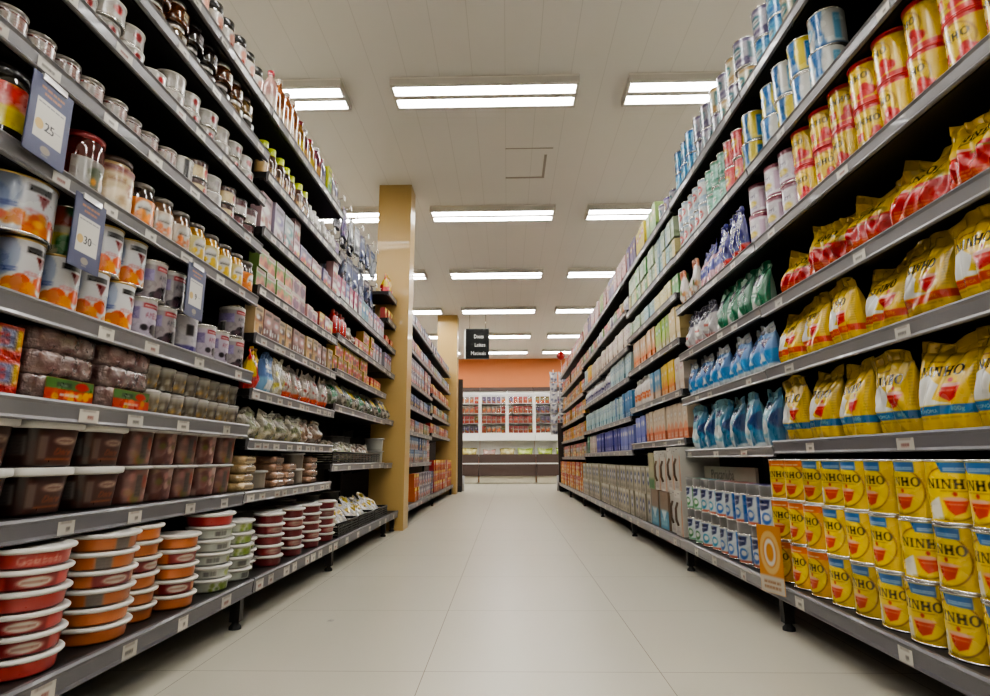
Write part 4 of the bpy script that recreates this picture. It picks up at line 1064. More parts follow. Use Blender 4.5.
# ------------------------------------------------------------------ room
def node_floor():
    m = bpy.data.materials.new('floor_tiles'); m.use_nodes = True
    nt = m.node_tree; b = nt.nodes['Principled BSDF']; N = nt.nodes.new; K = nt.links.new
    g = N('ShaderNodeNewGeometry'); sx = N('ShaderNodeSeparateXYZ'); K(g.outputs['Position'], sx.inputs[0])
    def M(op, a, b_=None, c=None):
        n = N('ShaderNodeMath'); n.operation = op
        for i, v in enumerate((a, b_, c)):
            if v is None: continue
            if isinstance(v, (int, float)): n.inputs[i].default_value = v
            else: K(v, n.inputs[i])
        return n.outputs[0]
    def joint(o, off):
        f = M('FRACT', M('DIVIDE', M('ADD', o, off), 0.6))
        d = M('MULTIPLY', M('ABSOLUTE', M('SUBTRACT', f, 0.5)), 1.2)   # 0.6 at a joint
        return M('GREATER_THAN', d, 0.6 - 0.0019)
    j = M('MAXIMUM', joint(sx.outputs['X'], 0.2176 + 6), joint(sx.outputs['Y'], -1.589 + 12))
    ti = N('ShaderNodeCombineXYZ')
    K(M('FLOOR', M('DIVIDE', M('ADD', sx.outputs['X'], 6.2176), .6)), ti.inputs[0]); K(M('FLOOR', M('DIVIDE', M('ADD', sx.outputs['Y'], 10.411), .6)), ti.inputs[1])
    wn = N('ShaderNodeTexWhiteNoise'); K(ti.outputs[0], wn.inputs['Vector'])
    n = N('ShaderNodeTexNoise'); n.inputs['Scale'].default_value = 3.5; n.inputs['Detail'].default_value = 8; K(g.outputs['Position'], n.inputs['Vector'])
    v = M('ADD', M('MULTIPLY', wn.outputs['Value'], .05), M('MULTIPLY', n.outputs['Fac'], .16))
    mx = N('ShaderNodeMix'); mx.data_type = 'RGBA'
    mx.inputs['A'].default_value = (*lin(rgb(188, 183, 168)), 1); mx.inputs['B'].default_value = (*lin(rgb(168, 162, 146)), 1)
    K(v, mx.inputs['Factor'])
    m2 = N('ShaderNodeMix'); m2.data_type = 'RGBA'; K(j, m2.inputs['Factor']); K(mx.outputs['Result'], m2.inputs['A'])
    m2.inputs['B'].default_value = (*lin(rgb(120, 110, 96)), 1)
    K(m2.outputs['Result'], b.inputs['Base Color'])
    K(M('MULTIPLY_ADD', j, .4, .3), b.inputs['Roughness'])
    bp = N('ShaderNodeBump'); bp.inputs['Strength'].default_value = .4; bp.inputs['Distance'].default_value = .002; bp.invert = True
    K(j, bp.inputs['Height']); K(bp.outputs['Normal'], b.inputs['Normal'])
    return m

def node_ceiling():
    m = bpy.data.materials.new('ceiling_boards'); m.use_nodes = True
    nt = m.node_tree; b = nt.nodes['Principled BSDF']; N = nt.nodes.new; K = nt.links.new
    g = N('ShaderNodeNewGeometry'); sx = N('ShaderNodeSeparateXYZ'); K(g.outputs['Position'], sx.inputs[0])
    a = N('ShaderNodeMath'); a.operation = 'DIVIDE'; K(sx.outputs['X'], a.inputs[0]); a.inputs[1].default_value = .2
    f = N('ShaderNodeMath'); f.operation = 'FRACT'; K(a.outputs[0], f.inputs[0])
    c = N('ShaderNodeMath'); c.operation = 'LESS_THAN'; K(f.outputs[0], c.inputs[0]); c.inputs[1].default_value = .022
    n = N('ShaderNodeTexNoise'); n.inputs['Scale'].default_value = 1.2; n.inputs['Detail'].default_value = 5; K(g.outputs['Position'], n.inputs['Vector'])
    mx = N('ShaderNodeMix'); mx.data_type = 'RGBA'; K(n.outputs['Fac'], mx.inputs['Factor'])
    mx.inputs['A'].default_value = (*lin(rgb(222, 219, 214)), 1); mx.inputs['B'].default_value = (*lin(rgb(228, 225, 220)), 1)
    m2 = N('ShaderNodeMix'); m2.data_type = 'RGBA'; K(c.outputs[0], m2.inputs['Factor']); K(mx.outputs['Result'], m2.inputs['A'])
    m2.inputs['B'].default_value = (*lin(rgb(210, 207, 202)), 1)
    K(m2.outputs['Result'], b.inputs['Base Color']); b.inputs['Roughness'].default_value = .5
    bp = N('ShaderNodeBump'); bp.inputs['Strength'].default_value = .1; bp.inputs['Distance'].default_value = .002; bp.invert = True
    K(c.outputs[0], bp.inputs['Height']); K(bp.outputs['Normal'], b.inputs['Normal'])
    return m
CEIL = 2.83
structure('floor', MB().box((-7, -4, -.1), (7, 13.6, 0)).mesh('floor', node_floor()))
structure('ceiling', MB().box((-7, -4, CEIL), (7, 13.6, CEIL + .1)).mesh('ceiling', node_ceiling()))
PLAS = mat_flat('plaster', (206, 200, 190), .7, noise=.03, nscale=3)
ORW = mat_flat('orange_painted_wall', (196, 116, 66), .55, noise=.06, nscale=2)
structure('wall_left', MB().box((-7.1, -4, 0), (-7, 13.6, CEIL)).mesh('wall_left', PLAS))
structure('wall_right', MB().box((7, -4, 0), (7.1, 13.6, CEIL)).mesh('wall_right', PLAS))
structure('wall_front', MB().box((-7, -4.1, 0), (7, -4, CEIL)).mesh('wall_front', PLAS))
structure('wall_back', MB().box((-7, 13.5, 0), (7, 13.6, CEIL)).mesh('wall_back', ORW))
structure('trim_bulkhead', MB().box((-6.9, 13.2, 2.16), (6.9, 13.5, CEIL - .002)).mesh('trim_bulkhead', ORW))
YCOL = mat_flat('ochre_column_paint', (176, 146, 90), .38, 0, .15, noise=.05, nscale=4)
for nm, (x0, x1, y0, y1) in (('column', (-1.075, -.80, 4.51, 4.72)), ('column', (-1.12, -.80, 9.02, 9.3))):
    structure(nm, MB().box((x0, y0, 0), (x1, y1, CEIL - .001)).mesh(nm, YCOL))
m = MB().box((.30, 4.05, CEIL - .003), (.32, 4.42, CEIL - .0005)).box((.0, 4.40, CEIL - .004), (.32, 4.42, CEIL - .0005)).box((.0, 3.95, CEIL - .003), (.36, 3.96, CEIL - .0005))
structure('trim_hatch', m.mesh('trim_hatch', mat_flat('ceiling_hatch_edge', (168, 160, 150), .6, noise=.05)))

# ------------------------------------------------------------------ ceiling lights
LAMP = mat_flat('fixture_enamel', (226, 222, 214), .4, noise=.02)
REFL = mat_flat('fixture_reflector', (206, 202, 196), .35, 0)
TUBE = mat_flat('lit_tube', (252, 252, 250), .4, emit=46)
fx = MB().box((-.6, -.14, -.012), (.6, .14, 0)).mesh('housing', LAMP)
rf = MB()
for x0, x1, y0, y1 in ((-.6, .6, -.14, -.112), (-.6, .6, .112, .14), (-.6, -.585, -.112, .112), (.585, .6, -.112, .112), (-.585, .585, -.022, .022)):
    rf.box((x0, y0, -.058), (x1, y1, -.0122))
rf = rf.mesh('reflector_frame', REFL)
tb = MB().tube([(-.575, 0, 0), (.575, 0, 0)], .019, n=12).mesh('tube', TUBE)
lights = [(-.125 + 1.46 * i, y, i) for y in (-2.3, -.4, 1.35, 3.12, 4.94, 6.73, 8.52, 10.4, 12.05) for i in (-3, -2, -1, 0, 1, 2, 3)]
rows = {-2.3: 'behind the camera', -.4: 'second row behind', 1.35: 'row above the camera', 3.12: 'first row ahead', 4.94: 'second row ahead', 6.73: 'third row ahead', 8.52: 'fourth row ahead', 10.4: 'fifth row ahead', 12.05: 'last row before orange wall'}
cols_ = {-3: 'third fixture left of aisle', -2: 'second fixture left of aisle', -1: 'first fixture left of aisle', 0: 'fixture over the aisle centre', 1: 'first fixture right of aisle', 2: 'second fixture right of aisle', 3: 'third fixture right of aisle'}
L0 = None
for x, y, i in lights:
    if L0 is None:
        o = L0 = link('ceiling_light', None)
        link('housing', fx, o); link('reflector_frame', rf, o)
        link('tube', tb, o, (0, -.066, -.038)); link('tube', tb, o, (0, .066, -.038))
    else:
        o = L0.copy(); COL.objects.link(o)
        for ch in L0.children:
            c = ch.copy(); COL.objects.link(c); c.parent = o
    o.location = (x, y + .125, CEIL - .001); o.scale = (.965, .94, .9)
    tag(o, f"twin-tube ceiling light, {cols_[i]}, {rows[y]}", 'light', 'twin-tube ceiling lights')

# ------------------------------------------------------------------ shelving
TAGM = mat_print('price_ticket_card', .4)
tickets = []
for k in range(5):
    m = MB(); r = random.Random(k)
    panel(m, (0, -.0006, 0), (1, 0, 0), (0, 0, 1), .05, .032, 20, 12, lambda c: (c.lines(-.017, .018, .017, .026, 2, rgb(110, 100, 96), k), c.lines(-.016 + .004 * k, .004, .012, .014, 1, rgb(120, 50, 46) if k % 2 else rgb(70, 66, 64), k + 9), c.rect(-.021, 0, .021, .001, rgb(200, 196, 188))), rgb(226, 220, 208))
    tickets.append(m.mesh('price_tag', TAGM))

def shelf(side, bay, lev, z, y0, y1, base=False, tags=6, xoff=0, rail=None, rh=.038, seed=0, gate=None):
    S = Shelf(side, bay, lev, z, base)
    sg = S.sg
    S.x += xoff
    L = y1 - y0
    depth = .425 if base else .372
    o = link('shelf', None, None, (sg * S.x, y0, z))
    tag(o, f"black metal shelf with grey price rail, {S.where}", 'shelf', 'gondola shelves')
    d = lambda a, b: (min(sg * a, sg * b), max(sg * a, sg * b))
    xa, xb = d(.004, depth)
    m = MB().box((xa, .002, -.026), (xb, L - .002, -.0005))
    xa, xb = d(.014, .03); m.box((xa, .004, -.034), (xb, L - .004, -.026))
    xa, xb = d(depth - .03, depth - .012); m.box((xa, .004, -.034), (xb, L - .004, -.026))
    link('deck', m.mesh('deck', BLK), o)
    # slanted, slightly hollow price rail along the front edge
    m = MB()
    prof = [(.004, .001), (-.006, .001), (-.010, -.004), (-.0065, -.010), (-.0035, -rh * .8), (-.006, -rh * .93), (-.003, -rh), (.004, -rh)]
    V = [(sg * a, yy, b) for yy in (.001, L - .001) for a, b in prof]
    n = len(prof)
    F = [(i, (i + 1) % n, n + (i + 1) % n, n + i) for i in range(n)] + [tuple(range(n - 1, -1, -1)), tuple(range(n, 2 * n))]
    if sg > 0:
        F = [f[::-1] for f in F]
    m.add(V, F)
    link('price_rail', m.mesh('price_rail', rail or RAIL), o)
    if not base:
        for yy in (.003, L - .007):
            xa, xb = d(.03, depth)
            V = [(sg * .2, yy, -.034), (sg * depth, yy, -.034), (sg * depth, yy, -.085), (sg * .2, yy + .004, -.034), (sg * depth, yy + .004, -.034), (sg * depth, yy + .004, -.085)]
            link('bracket', MB().add(V, [(0, 1, 2), (3, 5, 4), (0, 3, 4, 1), (1, 4, 5, 2), (0, 2, 5, 3)]).mesh('bracket', BLK), o)
    r = random.Random(seed + lev * 13 + int(y0 * 50) + (7 if sg > 0 else 0))
    sc = (rh - .006) / .03
    for i in range(tags):
        yy = L * (i + .2 + .6 * r.random()) / tags
        t = link('price_tag', r.choice(tickets), o, (sg * -.0056, yy, -rh + .004), (math.radians(0), 0, PI / 2 if side == 'L' else -PI / 2))
        t.scale = (r.choice((.9, 1, 1.15)), 1, sc)
    return S

def gondola(side, bay, y0, y1, top=1.89, depth=.46):
    sg = -1 if side == 'L' else 1
    o = link('gondola_frame', None, None, (sg * (XB + depth), (y0 + y1) / 2, 0))
    tag(o, f"black upright frame and back panel of the {bay}", 'shelving', 'gondola frames')
    L = y1 - y0
    d = lambda a, b: (min(sg * a, sg * b), max(sg * a, sg * b))
    xa, xb = d(0.012, .03)
    link('back_panel', MB().box((xa, -L / 2 - .0015, .06), (xb, L / 2 + .0015, top)).mesh('back_panel', DKB), o)
    for yy in (-L / 2 - .002, L / 2 - .018):
        xa, xb = d(-.02, .04)
        link('upright', MB().box((xa, yy, .0), (xb, yy + .02, top)).mesh('upright', BLK), o)
    xa, xb = d(-.1, -.085)
    link('toe_panel', MB().box((xa, -L / 2 + .02, .0), (xb, L / 2 - .02, .11)).mesh('toe_panel', DKB), o)
    # front leg with its levelling foot, at the far joint
    xf = -depth + .035
    xa, xb = d(xf - .016, xf + .016)
    lg = link('front_leg', MB().box((xa, L / 2 - .03, .022), (xb, L / 2 - .003, .1)).mesh('front_leg', BLK), o)
    m = MB(); loft(m, [(0, .019, .019), (.008, .019, .019), (.016, .011, .011), (.03, .009, .009)], 14, cap0=True)
    ft = link('levelling_foot', m.mesh('levelling_foot', FOOT), lg, (sg * xf, L / 2 - .0195, 0))
    xa, xb = d(xf, -.02)
    link('base_arm', MB().box((xa, L / 2 - .026, .065), (xb, L / 2 - .006, .1)).mesh('base_arm', BLK), o)
    return o

BAYN = {'L1': 'first left bay', 'L2': 'second left bay', 'L3': 'third left bay', 'L3b': 'narrow left bay', 'L5': 'fourth left bay', 'L6': 'fifth left bay', 'R1': 'first right bay', 'R2': 'second right bay', 'R3': 'third right bay', 'R4': 'fourth right bay', 'R5': 'fifth right bay', 'R6': 'sixth right bay', 'R7': 'seventh right bay', 'L4': 'bay beside the column'}
BAYY = {'L1': (.60, 1.975), 'L2': (1.98, 2.95), 'L3': (2.955, 4.2), 'L3b': (4.205, 4.5), 'L5': (4.74, 6.83), 'L6': (6.835, 9.0), 'R1': (.60, 1.975), 'R2': (1.98, 2.95), 'R3': (2.955, 4.2), 'R4': (4.205, 5.56), 'R5': (5.565, 6.8), 'R6': (6.805, 8.3), 'R7': (8.305, 9.66)}
LEV = {'L1': [.149, .425, .651, .836, 1.11, 1.31, 1.495, 1.675, 1.865],
       'L2': [.149, .425, .604, .78, .98, 1.16, 1.385, 1.605, 1.865],
       'L3': [.149, .51, .818, 1.005, 1.193, 1.395], 'L3b': [.149, .505, .828, 1.19, 1.39, 1.59, 1.80],
       'L5': [.149, .50, .79, 1.027, 1.25, 1.56, 1.83], 'L6': [.149, .838, 1.07, 1.31, 1.553, 1.82],
       'R1': [.149, .588, .836, 1.058, 1.30, 1.59, 1.905], 'R2': [.149, .573, .832, 1.06, 1.302, 1.588, 1.905],
       'R3': [.149, .635, .886, 1.155, 1.40, 1.595, 1.89], 'R4': [.149, .592, .836, 1.13, 1.36, 1.635, 1.885], 'R5': [.149, .59, .836, 1.13, 1.35, 1.63, 1.885],
       'R6': [.149, .557, .80, 1.06, 1.31, 1.58, 1.88], 'R7': [.149, .557, .80, 1.06, 1.31, 1.58, 1.88]}
SH = {}
for b, zs in LEV.items():
    y0, y1 = BAYY[b]
    gondola(b[0], BAYN[b], 4.512 if b == 'L5' else y0, y1, min(zs[-1] + .03, 1.9) if b not in ('L3', 'L3b') else 2.12)
    near = b in ('L1', 'R1')
    for i, z in enumerate(zs):
        nt = {'L1': 8, 'R1': 3, 'L2': 9, 'R2': 3, 'L3': 5, 'L3b': 1}.get(b, 5)
        if b == 'L1' and i < 4:
            nt = 6
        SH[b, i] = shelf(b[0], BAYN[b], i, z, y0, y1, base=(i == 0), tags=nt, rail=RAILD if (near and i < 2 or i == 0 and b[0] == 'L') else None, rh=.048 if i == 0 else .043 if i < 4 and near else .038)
def B(b, i):
    return SH[b, i], BAYY[b][0], BAYY[b][1]

# ------------------------------------------------------------------ left side, first bay
S, y0, y1 = B('L1', 0)
cyc = lambda ps: [ps[i % len(ps)] for i in range(9)]
def tubstack(S, y, seq, back=.0):
    for k, p in enumerate(seq):
        S.one(p, y + R.uniform(-.0012, .0012), k * (p.h + .0002), back + R.uniform(0, .0015), TIERS[max(len(seq), 1)][k] if 1 < len(seq) < 7 else '', rz=math.radians(R.uniform(-55, -5)))
r_, o_, s_, w_ = tubs_red, tubs_org, tubs_org_s, tubs_white
PITCH = 1.0
tubstack(S, .75, [r_[1], r_[2], r_[1], r_[3], r_[0], r_[2]])
tubstack(S, .94, [r_[2], r_[1], r_[0], r_[1], r_[2], r_[3]])
tubstack(S, 1.136, [r_[2], r_[1], r_[1], r_[2], r_[1], r_[0]])
tubstack(S, 1.338, [o_[2], o_[2], o_[0], o_[1], o_[0], o_[0]])
tubstack(S, 1.485, [s_[1], s_[1], s_[1], s_[0], s_[1], s_[1]], back=.03)
tubstack(S, 1.616, [s_[1], s_[0], s_[1], s_[0], s_[1]])
tubstack(S, 1.815, [w_[0], w_[1], w_[1], w_[1], w_[1], tub_redtop])
tubstack(S, 1.972, [w_[3], w_[3], w_[2], w_[2], w_[2]], back=.004)
S, y0, y1 = B('L1', 1)
S.row(bucket_dark, .625, n=5, pitch=.158, stack=2, twist=3)
S.row(bucket_pink, 1.415, n=5, pitch=.1125, stack=2, twist=.8)
S, y0, y1 = B('L1', 2)
S.row(red_pack, .75, n=2, pitch=.148, stack=2)
for yy, k in ((1.152, 0), (1.35, 1)):
    S.one(block_lab[k], yy - .0, 0, .008, 'bottom-tier'); S.one(block_plain, yy, .0487, .01, 'middle-tier', rz=.03); S.one(block_plain, yy + .006, .0974, .016, 'top-tier', rz=-.02)
for dd in range(2):
    S.row(cups, 1.448, n=8, pitch=.0652, stack=2, back=.012 + dd * .078, along='behind' if dd else 'along')
S, y0, y1 = B('L1', 3)
S.one(fruit_can, .83, tier='lower'); S.one(fruit_can, .83, .118, tier='upper'); S.one(fruit_can, .935, tier='lower')
for yy in (1.045, 1.143, 1.232, 1.325):
    S.one(peach_can, yy, 0, tier='lower', rz=R.uniform(-.6, -.15))
S.one(peach_big, 1.035, .119, .005, tier='upper', rz=-.3); S.one(fruit_can, 1.165, .118, .02, 'upper')
S.one(peach_can, 1.262, .118, tier='upper', rz=-.4); S.one(peach_can, 1.352, .118, tier='upper', rz=-.5)
for yy, k in ((1.42, 1), (1.51, 0), (1.728, 1), (1.815, 1), (1.925, 0)):
    S.one(plum_can[k], yy, 0, tier='lower', rz=R.uniform(-.2, .2))
S.one(white_pot, 1.62, 0, tier='lower')
for yy, k in ((1.447, 0), (1.537, 0), (1.915, 0)):
    S.one(plum_can[k], yy, .1085 , tier='upper', rz=R.uniform(-.2, .2))
S, y0, y1 = B('L1', 4)
S.one(jar_pickle, .835); S.one(jar_pickle, .955); S.one(jar_red, 1.165, rz=-.3); S.one(jar_cream, 1.268, rz=-.4); S.one(jar_orange, 1.36, rz=-.5); S.one(jar_peach, 1.445, rz=-.5); S.one(jar_peach, 1.53, rz=-.3)
for yy in (1.614, 1.70, 1.785, 1.868):
    S.one(jar_yel, yy, rz=R.uniform(-.7, -.2))
S.one(jar_orange, 1.946)
S, y0, y1 = B('L1', 5)
S.row(jar_low, .756, n=10, pitch=.0715)
S.one(tin_tall, 1.515)
S.row([tin_brown], 1.56, n=1, pitch=.09, stack=2); S.row([tin_plain], 1.645, n=1, pitch=.085, stack=2); S.row(tin_brown, 1.735, n=1, pitch=.09, stack=2); S.row(tin_maroon, 1.825, n=2, pitch=.082, stack=2)
S, y0, y1 = B('L1', 6)
S.row([tin_white], .95, n=3, pitch=.089, stacks=[2, 2, 2]); S.row([tin_white, tin_white, tin_plain], 1.218, n=8, pitch=.09, stacks=[2, 1, 2, 2, 2, 2, 2, 2])
S, y0, y1 = B('L1', 7)
S.row([[honeys[2], honeys[0]], [honeys[0], honeys[0]], [honeys[3], honeys[1]], [honeys[3], honeys[2]]], 1.11, n=9, pitch=.0885, stack=2, pick=lambda i, ps: [ps[1], ps[0], ps[1], ps[0], ps[2], ps[2], [honeys[3], honeys[0]], ps[0], ps[3]][i])
S, y0, y1 = B('L1', 8)
S.row(jar_sauce, 1.33, n=8, pitch=.0795)

# ------------------------------------------------------------------ left side, second bay
S, y0, y1 = B('L2', 0)
tubstack(S, 2.105, [w_[2], w_[3], w_[2]], back=.05)
for i, (yy, bk) in enumerate(((2.232, 0), (2.342, .055), (2.452, 0), (2.56, .055), (2.67, 0), (2.778, .055), (2.888, 0))):
    tubstack(S, yy, [tubs_maroon[(i + k) % 2] for k in range(5)], back=bk)
for yy in (2.5, 2.68, 2.86):
    S.one(big_clear, yy, 0, .19, 'lower', 'behind'); S.one(big_clear, yy, .09, .19, 'upper', 'behind')
S, y0, y1 = B('L2', 1)
S.row(wafer_beige, 1.995, n=1, pitch=.13, stack=4); S.one(tray_clear, 2.2); S.row(wafer_pink, 2.28, n=2, pitch=.126, stacks=[4, 3]); S.one(tray_clear, 2.60, tier='lower'); S.one(tray_clear, 2.6, .0692, tier='upper'); S.row(wafer_pink, 2.69, n=1, pitch=.14, stack=4)
S, y0, y1 = B('L2', 2)
S.row(bag_dried, 2.0, n=4, pitch=.147, twist=5); S.row(bag_nut, 2.592, n=2, pitch=.14, twist=5)
S, y0, y1 = B('L2', 3)
S.one(pouch_red[0], 2.04, rz=.2); S.one(pouch_blue[0], 2.155); S.one(pouch_clear[0], 2.27); S.row(pouch_rb, 2.335, n=5, pitch=.118)
S, y0, y1 = B('L2', 4)
S.row(pink_sachet, 2.0, n=12, pitch=.078, twist=2)
S.row(pink_sachet, 2.0, n=12, pitch=.078, twist=2, back=.072, along='behind')
S, y0, y1 = B('L2', 5)
S.row(gelatin[0], 2.0, n=4, pitch=.086, stack=2); S.row(gelatin[1], 2.35, n=3, pitch=.086, stacks=[2, 2, 1]); S.row(gelatin[2], 2.615, n=1, pitch=.086); S.row(small_mix[3:] + small_mix[:2], 2.71, n=3, pitch=.078)
S, y0, y1 = B('L2', 6)
S.row(cake_box, 2.0, n=3, pitch=.105); S.row(small_mix, 2.32, n=8, pitch=.0785, stacks=[2, 1, 1, 1, 1, 1, 1, 2][:8])
S, y0, y1 = B('L2', 7)
S.row(btl_lime, 2.0, n=7, pitch=.072); S.row(btl_white, 2.51, n=7, pitch=.062)
S, y0, y1 = B('L2', 8)
S.row(btl_pink, 2.02, n=1, pitch=.07); S.row(btl_amber, 2.1, n=3, pitch=.075); S.row([btl_red, btl_berry], 2.325, n=4, pitch=.078); S.row(btl_grey, 2.64, n=1, pitch=.066); S.row(box_lime, 2.715, n=1, pitch=.075); S.row(btl_grey, 2.8, n=2, pitch=.07)

# ------------------------------------------------------------------ left side, third bay
S, y0, y1 = B('L3', 0)
WIREM = mat_flat('black_wire', (26, 25, 25), .45, .4, noise=.05)
def crate(desc, w, d, h):
    m = MB()
    for i in range(15):
        x = -w / 2 + w * i / 14
        m.box((x - .0016, -d / 2 - .001, 0), (x + .0016, -d / 2 + .002, h))
        m.box((x - .0016, d / 2 - .002, 0), (x + .0016, d / 2 + .001, h))
    for k in range(5):
        z = h * (k + .5) / 5
        m.box((-w / 2, -d / 2 - .002, z - .004), (w / 2, -d / 2 + .001, z + .004)); m.box((-w / 2, d / 2 - .001, z - .004), (w / 2, d / 2 + .002, z + .004))
        for x in (-w / 2, w / 2):
            m.box((x - .002, -d / 2, z - .004), (x + .002, d / 2, z + .004))
    grid_ = m.mesh('lattice_sides', WIREM)
    fl = MB().box((-w / 2, -d / 2, 0), (w / 2, d / 2, .004)).mesh('base_tray', BLK)
    rm = MB().tube([(-w / 2, -d / 2, h), (w / 2, -d / 2, h), (w / 2, d / 2, h), (-w / 2, d / 2, h), (-w / 2, -d / 2, h)], .004).mesh('rim_rod', WIREM)
    return Proto('display_basket', 'basket', desc, [('lattice_sides', grid_, []), ('base_tray', fl, []), ('rim_rod', rm, [])], w + .004, d + .004, h + .004)
crate_s = crate('black lattice display basket', .39, .265, .065)
crate_l = crate('long black lattice display basket', 1.1, .2, .06)
bread = mk_bags('bread_bag', 'white and yellow paper snack bag', lambda c: (c.blobs(-c.w * .5, 0, c.w * .5, c.h, 12, [rgb(206, 196, 170), rgb(216, 190, 80), rgb(226, 222, 214)], .02, 3), c.rect(-c.w * .2, c.h * .3, c.w * .2, c.h * .5, rgb(210, 176, 60))), rgb(226, 222, 212), .118, .06, .17, 2, 24, 28, FILM, crumple=.006)
for i, yy in enumerate((3.16, 3.56, 3.96)):
    S.one(crate_s, yy, 0, .006)
    for k in range(3):
        S.one(bread[k % 2], yy - .122 + .122 * k, .022, .035, tilt=(-.75, 0), rz=R.uniform(-.06, .06))
    S.one(big_clear, yy - .06, .0, .275, 'lower', 'behind'); S.one(big_clear, yy - .06, .0905, .275, 'upper', 'behind')
S, y0, y1 = B('L3', 1)
S.one(crate_l, 3.55, 0, .006)
for k in range(7):
    S.one(bag_dried[k % 2] if k < 4 else bag_nut[k % 2], 3.11 + k * .145, .006, .06, rz=R.uniform(-.08, .08), scale=1.0)
for yy in (3.94, 4.1):
    S.one(big_clear, yy, .0, .215, 'lower', 'behind'); S.one(big_clear, yy, .0905, .215, 'upper', 'behind')
S, y0, y1 = B('L3', 2)
S.row([bag_green[0], bag_yel[0]], 2.98, n=9, pitch=.134, twist=10)
S, y0, y1 = B('L3', 3)
S.row(yel_box, 2.97, n=8, pitch=.089, stack=2); S.row(red_box, 3.69, n=5, pitch=.09, stack=1)
S, y0, y1 = B('L3', 4)
S.row(btl_redsauce, 2.98, n=4, pitch=.062); S.row([bag_nut[0]], 3.24, n=1, pitch=.13); S.row(red_box, 3.38, n=2, pitch=.09); S.row(yel_box, 3.57, n=3, pitch=.09, stack=2); S.row(party[3], 3.85, n=3, pitch=.09)
S, y0, y1 = B('L3', 5)
S.row(party, 2.97, n=14, pitch=.086, pick=lambda i, ps: ps[[0, 0, 1, 0, 0, 3, 2, 2, 3, 3, 3, 0, 3, 3][i]])
# pegs with hanging packs above the top shelf
PEG = mat_flat('chrome_peg', (186, 182, 176), .25, .9)
def blister(desc, k, k2, w, h, seed):
    m = MB()
    panel(m, (0, -.001, 0), (1, 0, 0), (0, 0, 1), w, h, 14, 20, lambda c: (c.rect(-w, h * .74, w, h, k2 * .8), c.lines(-w * .35, h * .8, w * .35, h * .9, 1, W_, seed), c.lines(-w * .3, h * .05, w * .3, h * .12, 1, W_, seed), c.ell(0, h * .93, .006, .004, K_)), k)
    panel(m, (0, .0006, 0), (-1, 0, 0), (0, 0, 1), w, h, 1, 1, None, rgb(200, 196, 190))
    card = m.mesh('backing_card', PAPER)
    m = MB()
    P = bag_mb(w * .8, .034, h * .62, lambda c: c.blobs(-c.w * .5, 0, c.w * .5, c.h, 10, [k, k2, k * .6, k2 * .7, rgb(170, 170, 176)], c.w * .16, seed), k * .9, 12, 14, seed, .003, seal=.97)
    return Proto('hanging_blister_pack', 'pack', desc, [('backing_card', card, []), ('clear_bubble', P.mesh('clear_bubble', GLOSS), [])], w, .02, h)
bl = [blister('silver-grey hanging blister pack', rgb(176, 176, 182), rgb(110, 110, 120), .11, .19, 1), blister('navy hanging blister pack', rgb(44, 60, 116), rgb(30, 40, 90), .11, .19, 2), blister('violet hanging blister pack', rgb(96, 76, 140), rgb(150, 100, 160), .11, .19, 3), blister('white and blue hanging blister pack', rgb(206, 210, 220), rgb(50, 90, 160), .11, .2, 4), blister('dark blue hanging blister pack', rgb(36, 50, 96), rgb(90, 60, 70), .11, .19, 5)]
pegm = MB().tube([(0, 0, 0), (0, -.30, .012), (0, -.315, .022), (0, -.318, .04)], .003, n=6).box((-.016, -.002, -.02), (.016, .004, .02)).mesh('peg_hook', PEG)
tkt = MB(); panel(tkt, (0, -.32, .0), (1, 0, 0), (0, 0, 1), .04, .028, 10, 6, lambda c: c.lines(-.016, .006, .016, .022, 2, rgb(90, 80, 76), 2), rgb(226, 222, 214)); tkt = tkt.mesh('price_tag', TAGM)
PK = [0]
XBK = -(XB + .46 + .012)
def peg(y, z, seq, gap=.05):
    o = link('peg_hook', None, None, (XBK + .022, y, z), (0, 0, PI / 2))
    link('hook_wire', pegm, o); link('price_tag', tkt, o)
    PK[0] += 1
    rowp = 'upper peg row' if z > 2 else 'lower peg row'
    tag(o, f"chrome peg hook, {ORD[1 + (PK[0] - 1) % 8]} from the bottle shelf end, {rowp}", 'hook', 'chrome peg hooks')
    for i, k in enumerate(seq):
        p = bl[k]
        put(p, (XBK + .022 + .30 - .02 - i * gap, y, z - p.h * .94), PI / 2 + R.uniform(-.1, .1), 'pegs above third left bay', rowp.split()[0], 'along' if i == 0 else 'behind')
for i in range(8):
    peg(3.06 + i * .152, 2.07, [[], [0], [2], [0, 0], [0, 4], [1], [1, 3], [3]][i])
for i in range(8):
    peg(3.06 + i * .152, 1.8, [[2, 2], [2, 4], [4, 2], [1, 1], [1, 2], [1, 4], [4, 1], [1]][i])
# narrow shelves between the third bay and the column
for i, ps in enumerate((None, big_clear, bag_yel[0], party[3], red_box, small_mix[3], pouch_red[0])):
    S, y0, y1 = B('L3b', i)
    if ps:
        S.row(ps, 4.215, y1=4.49, stack=2 if ps is big_clear else 1, pitch=max(ps.w + .004, .09), back=.016)

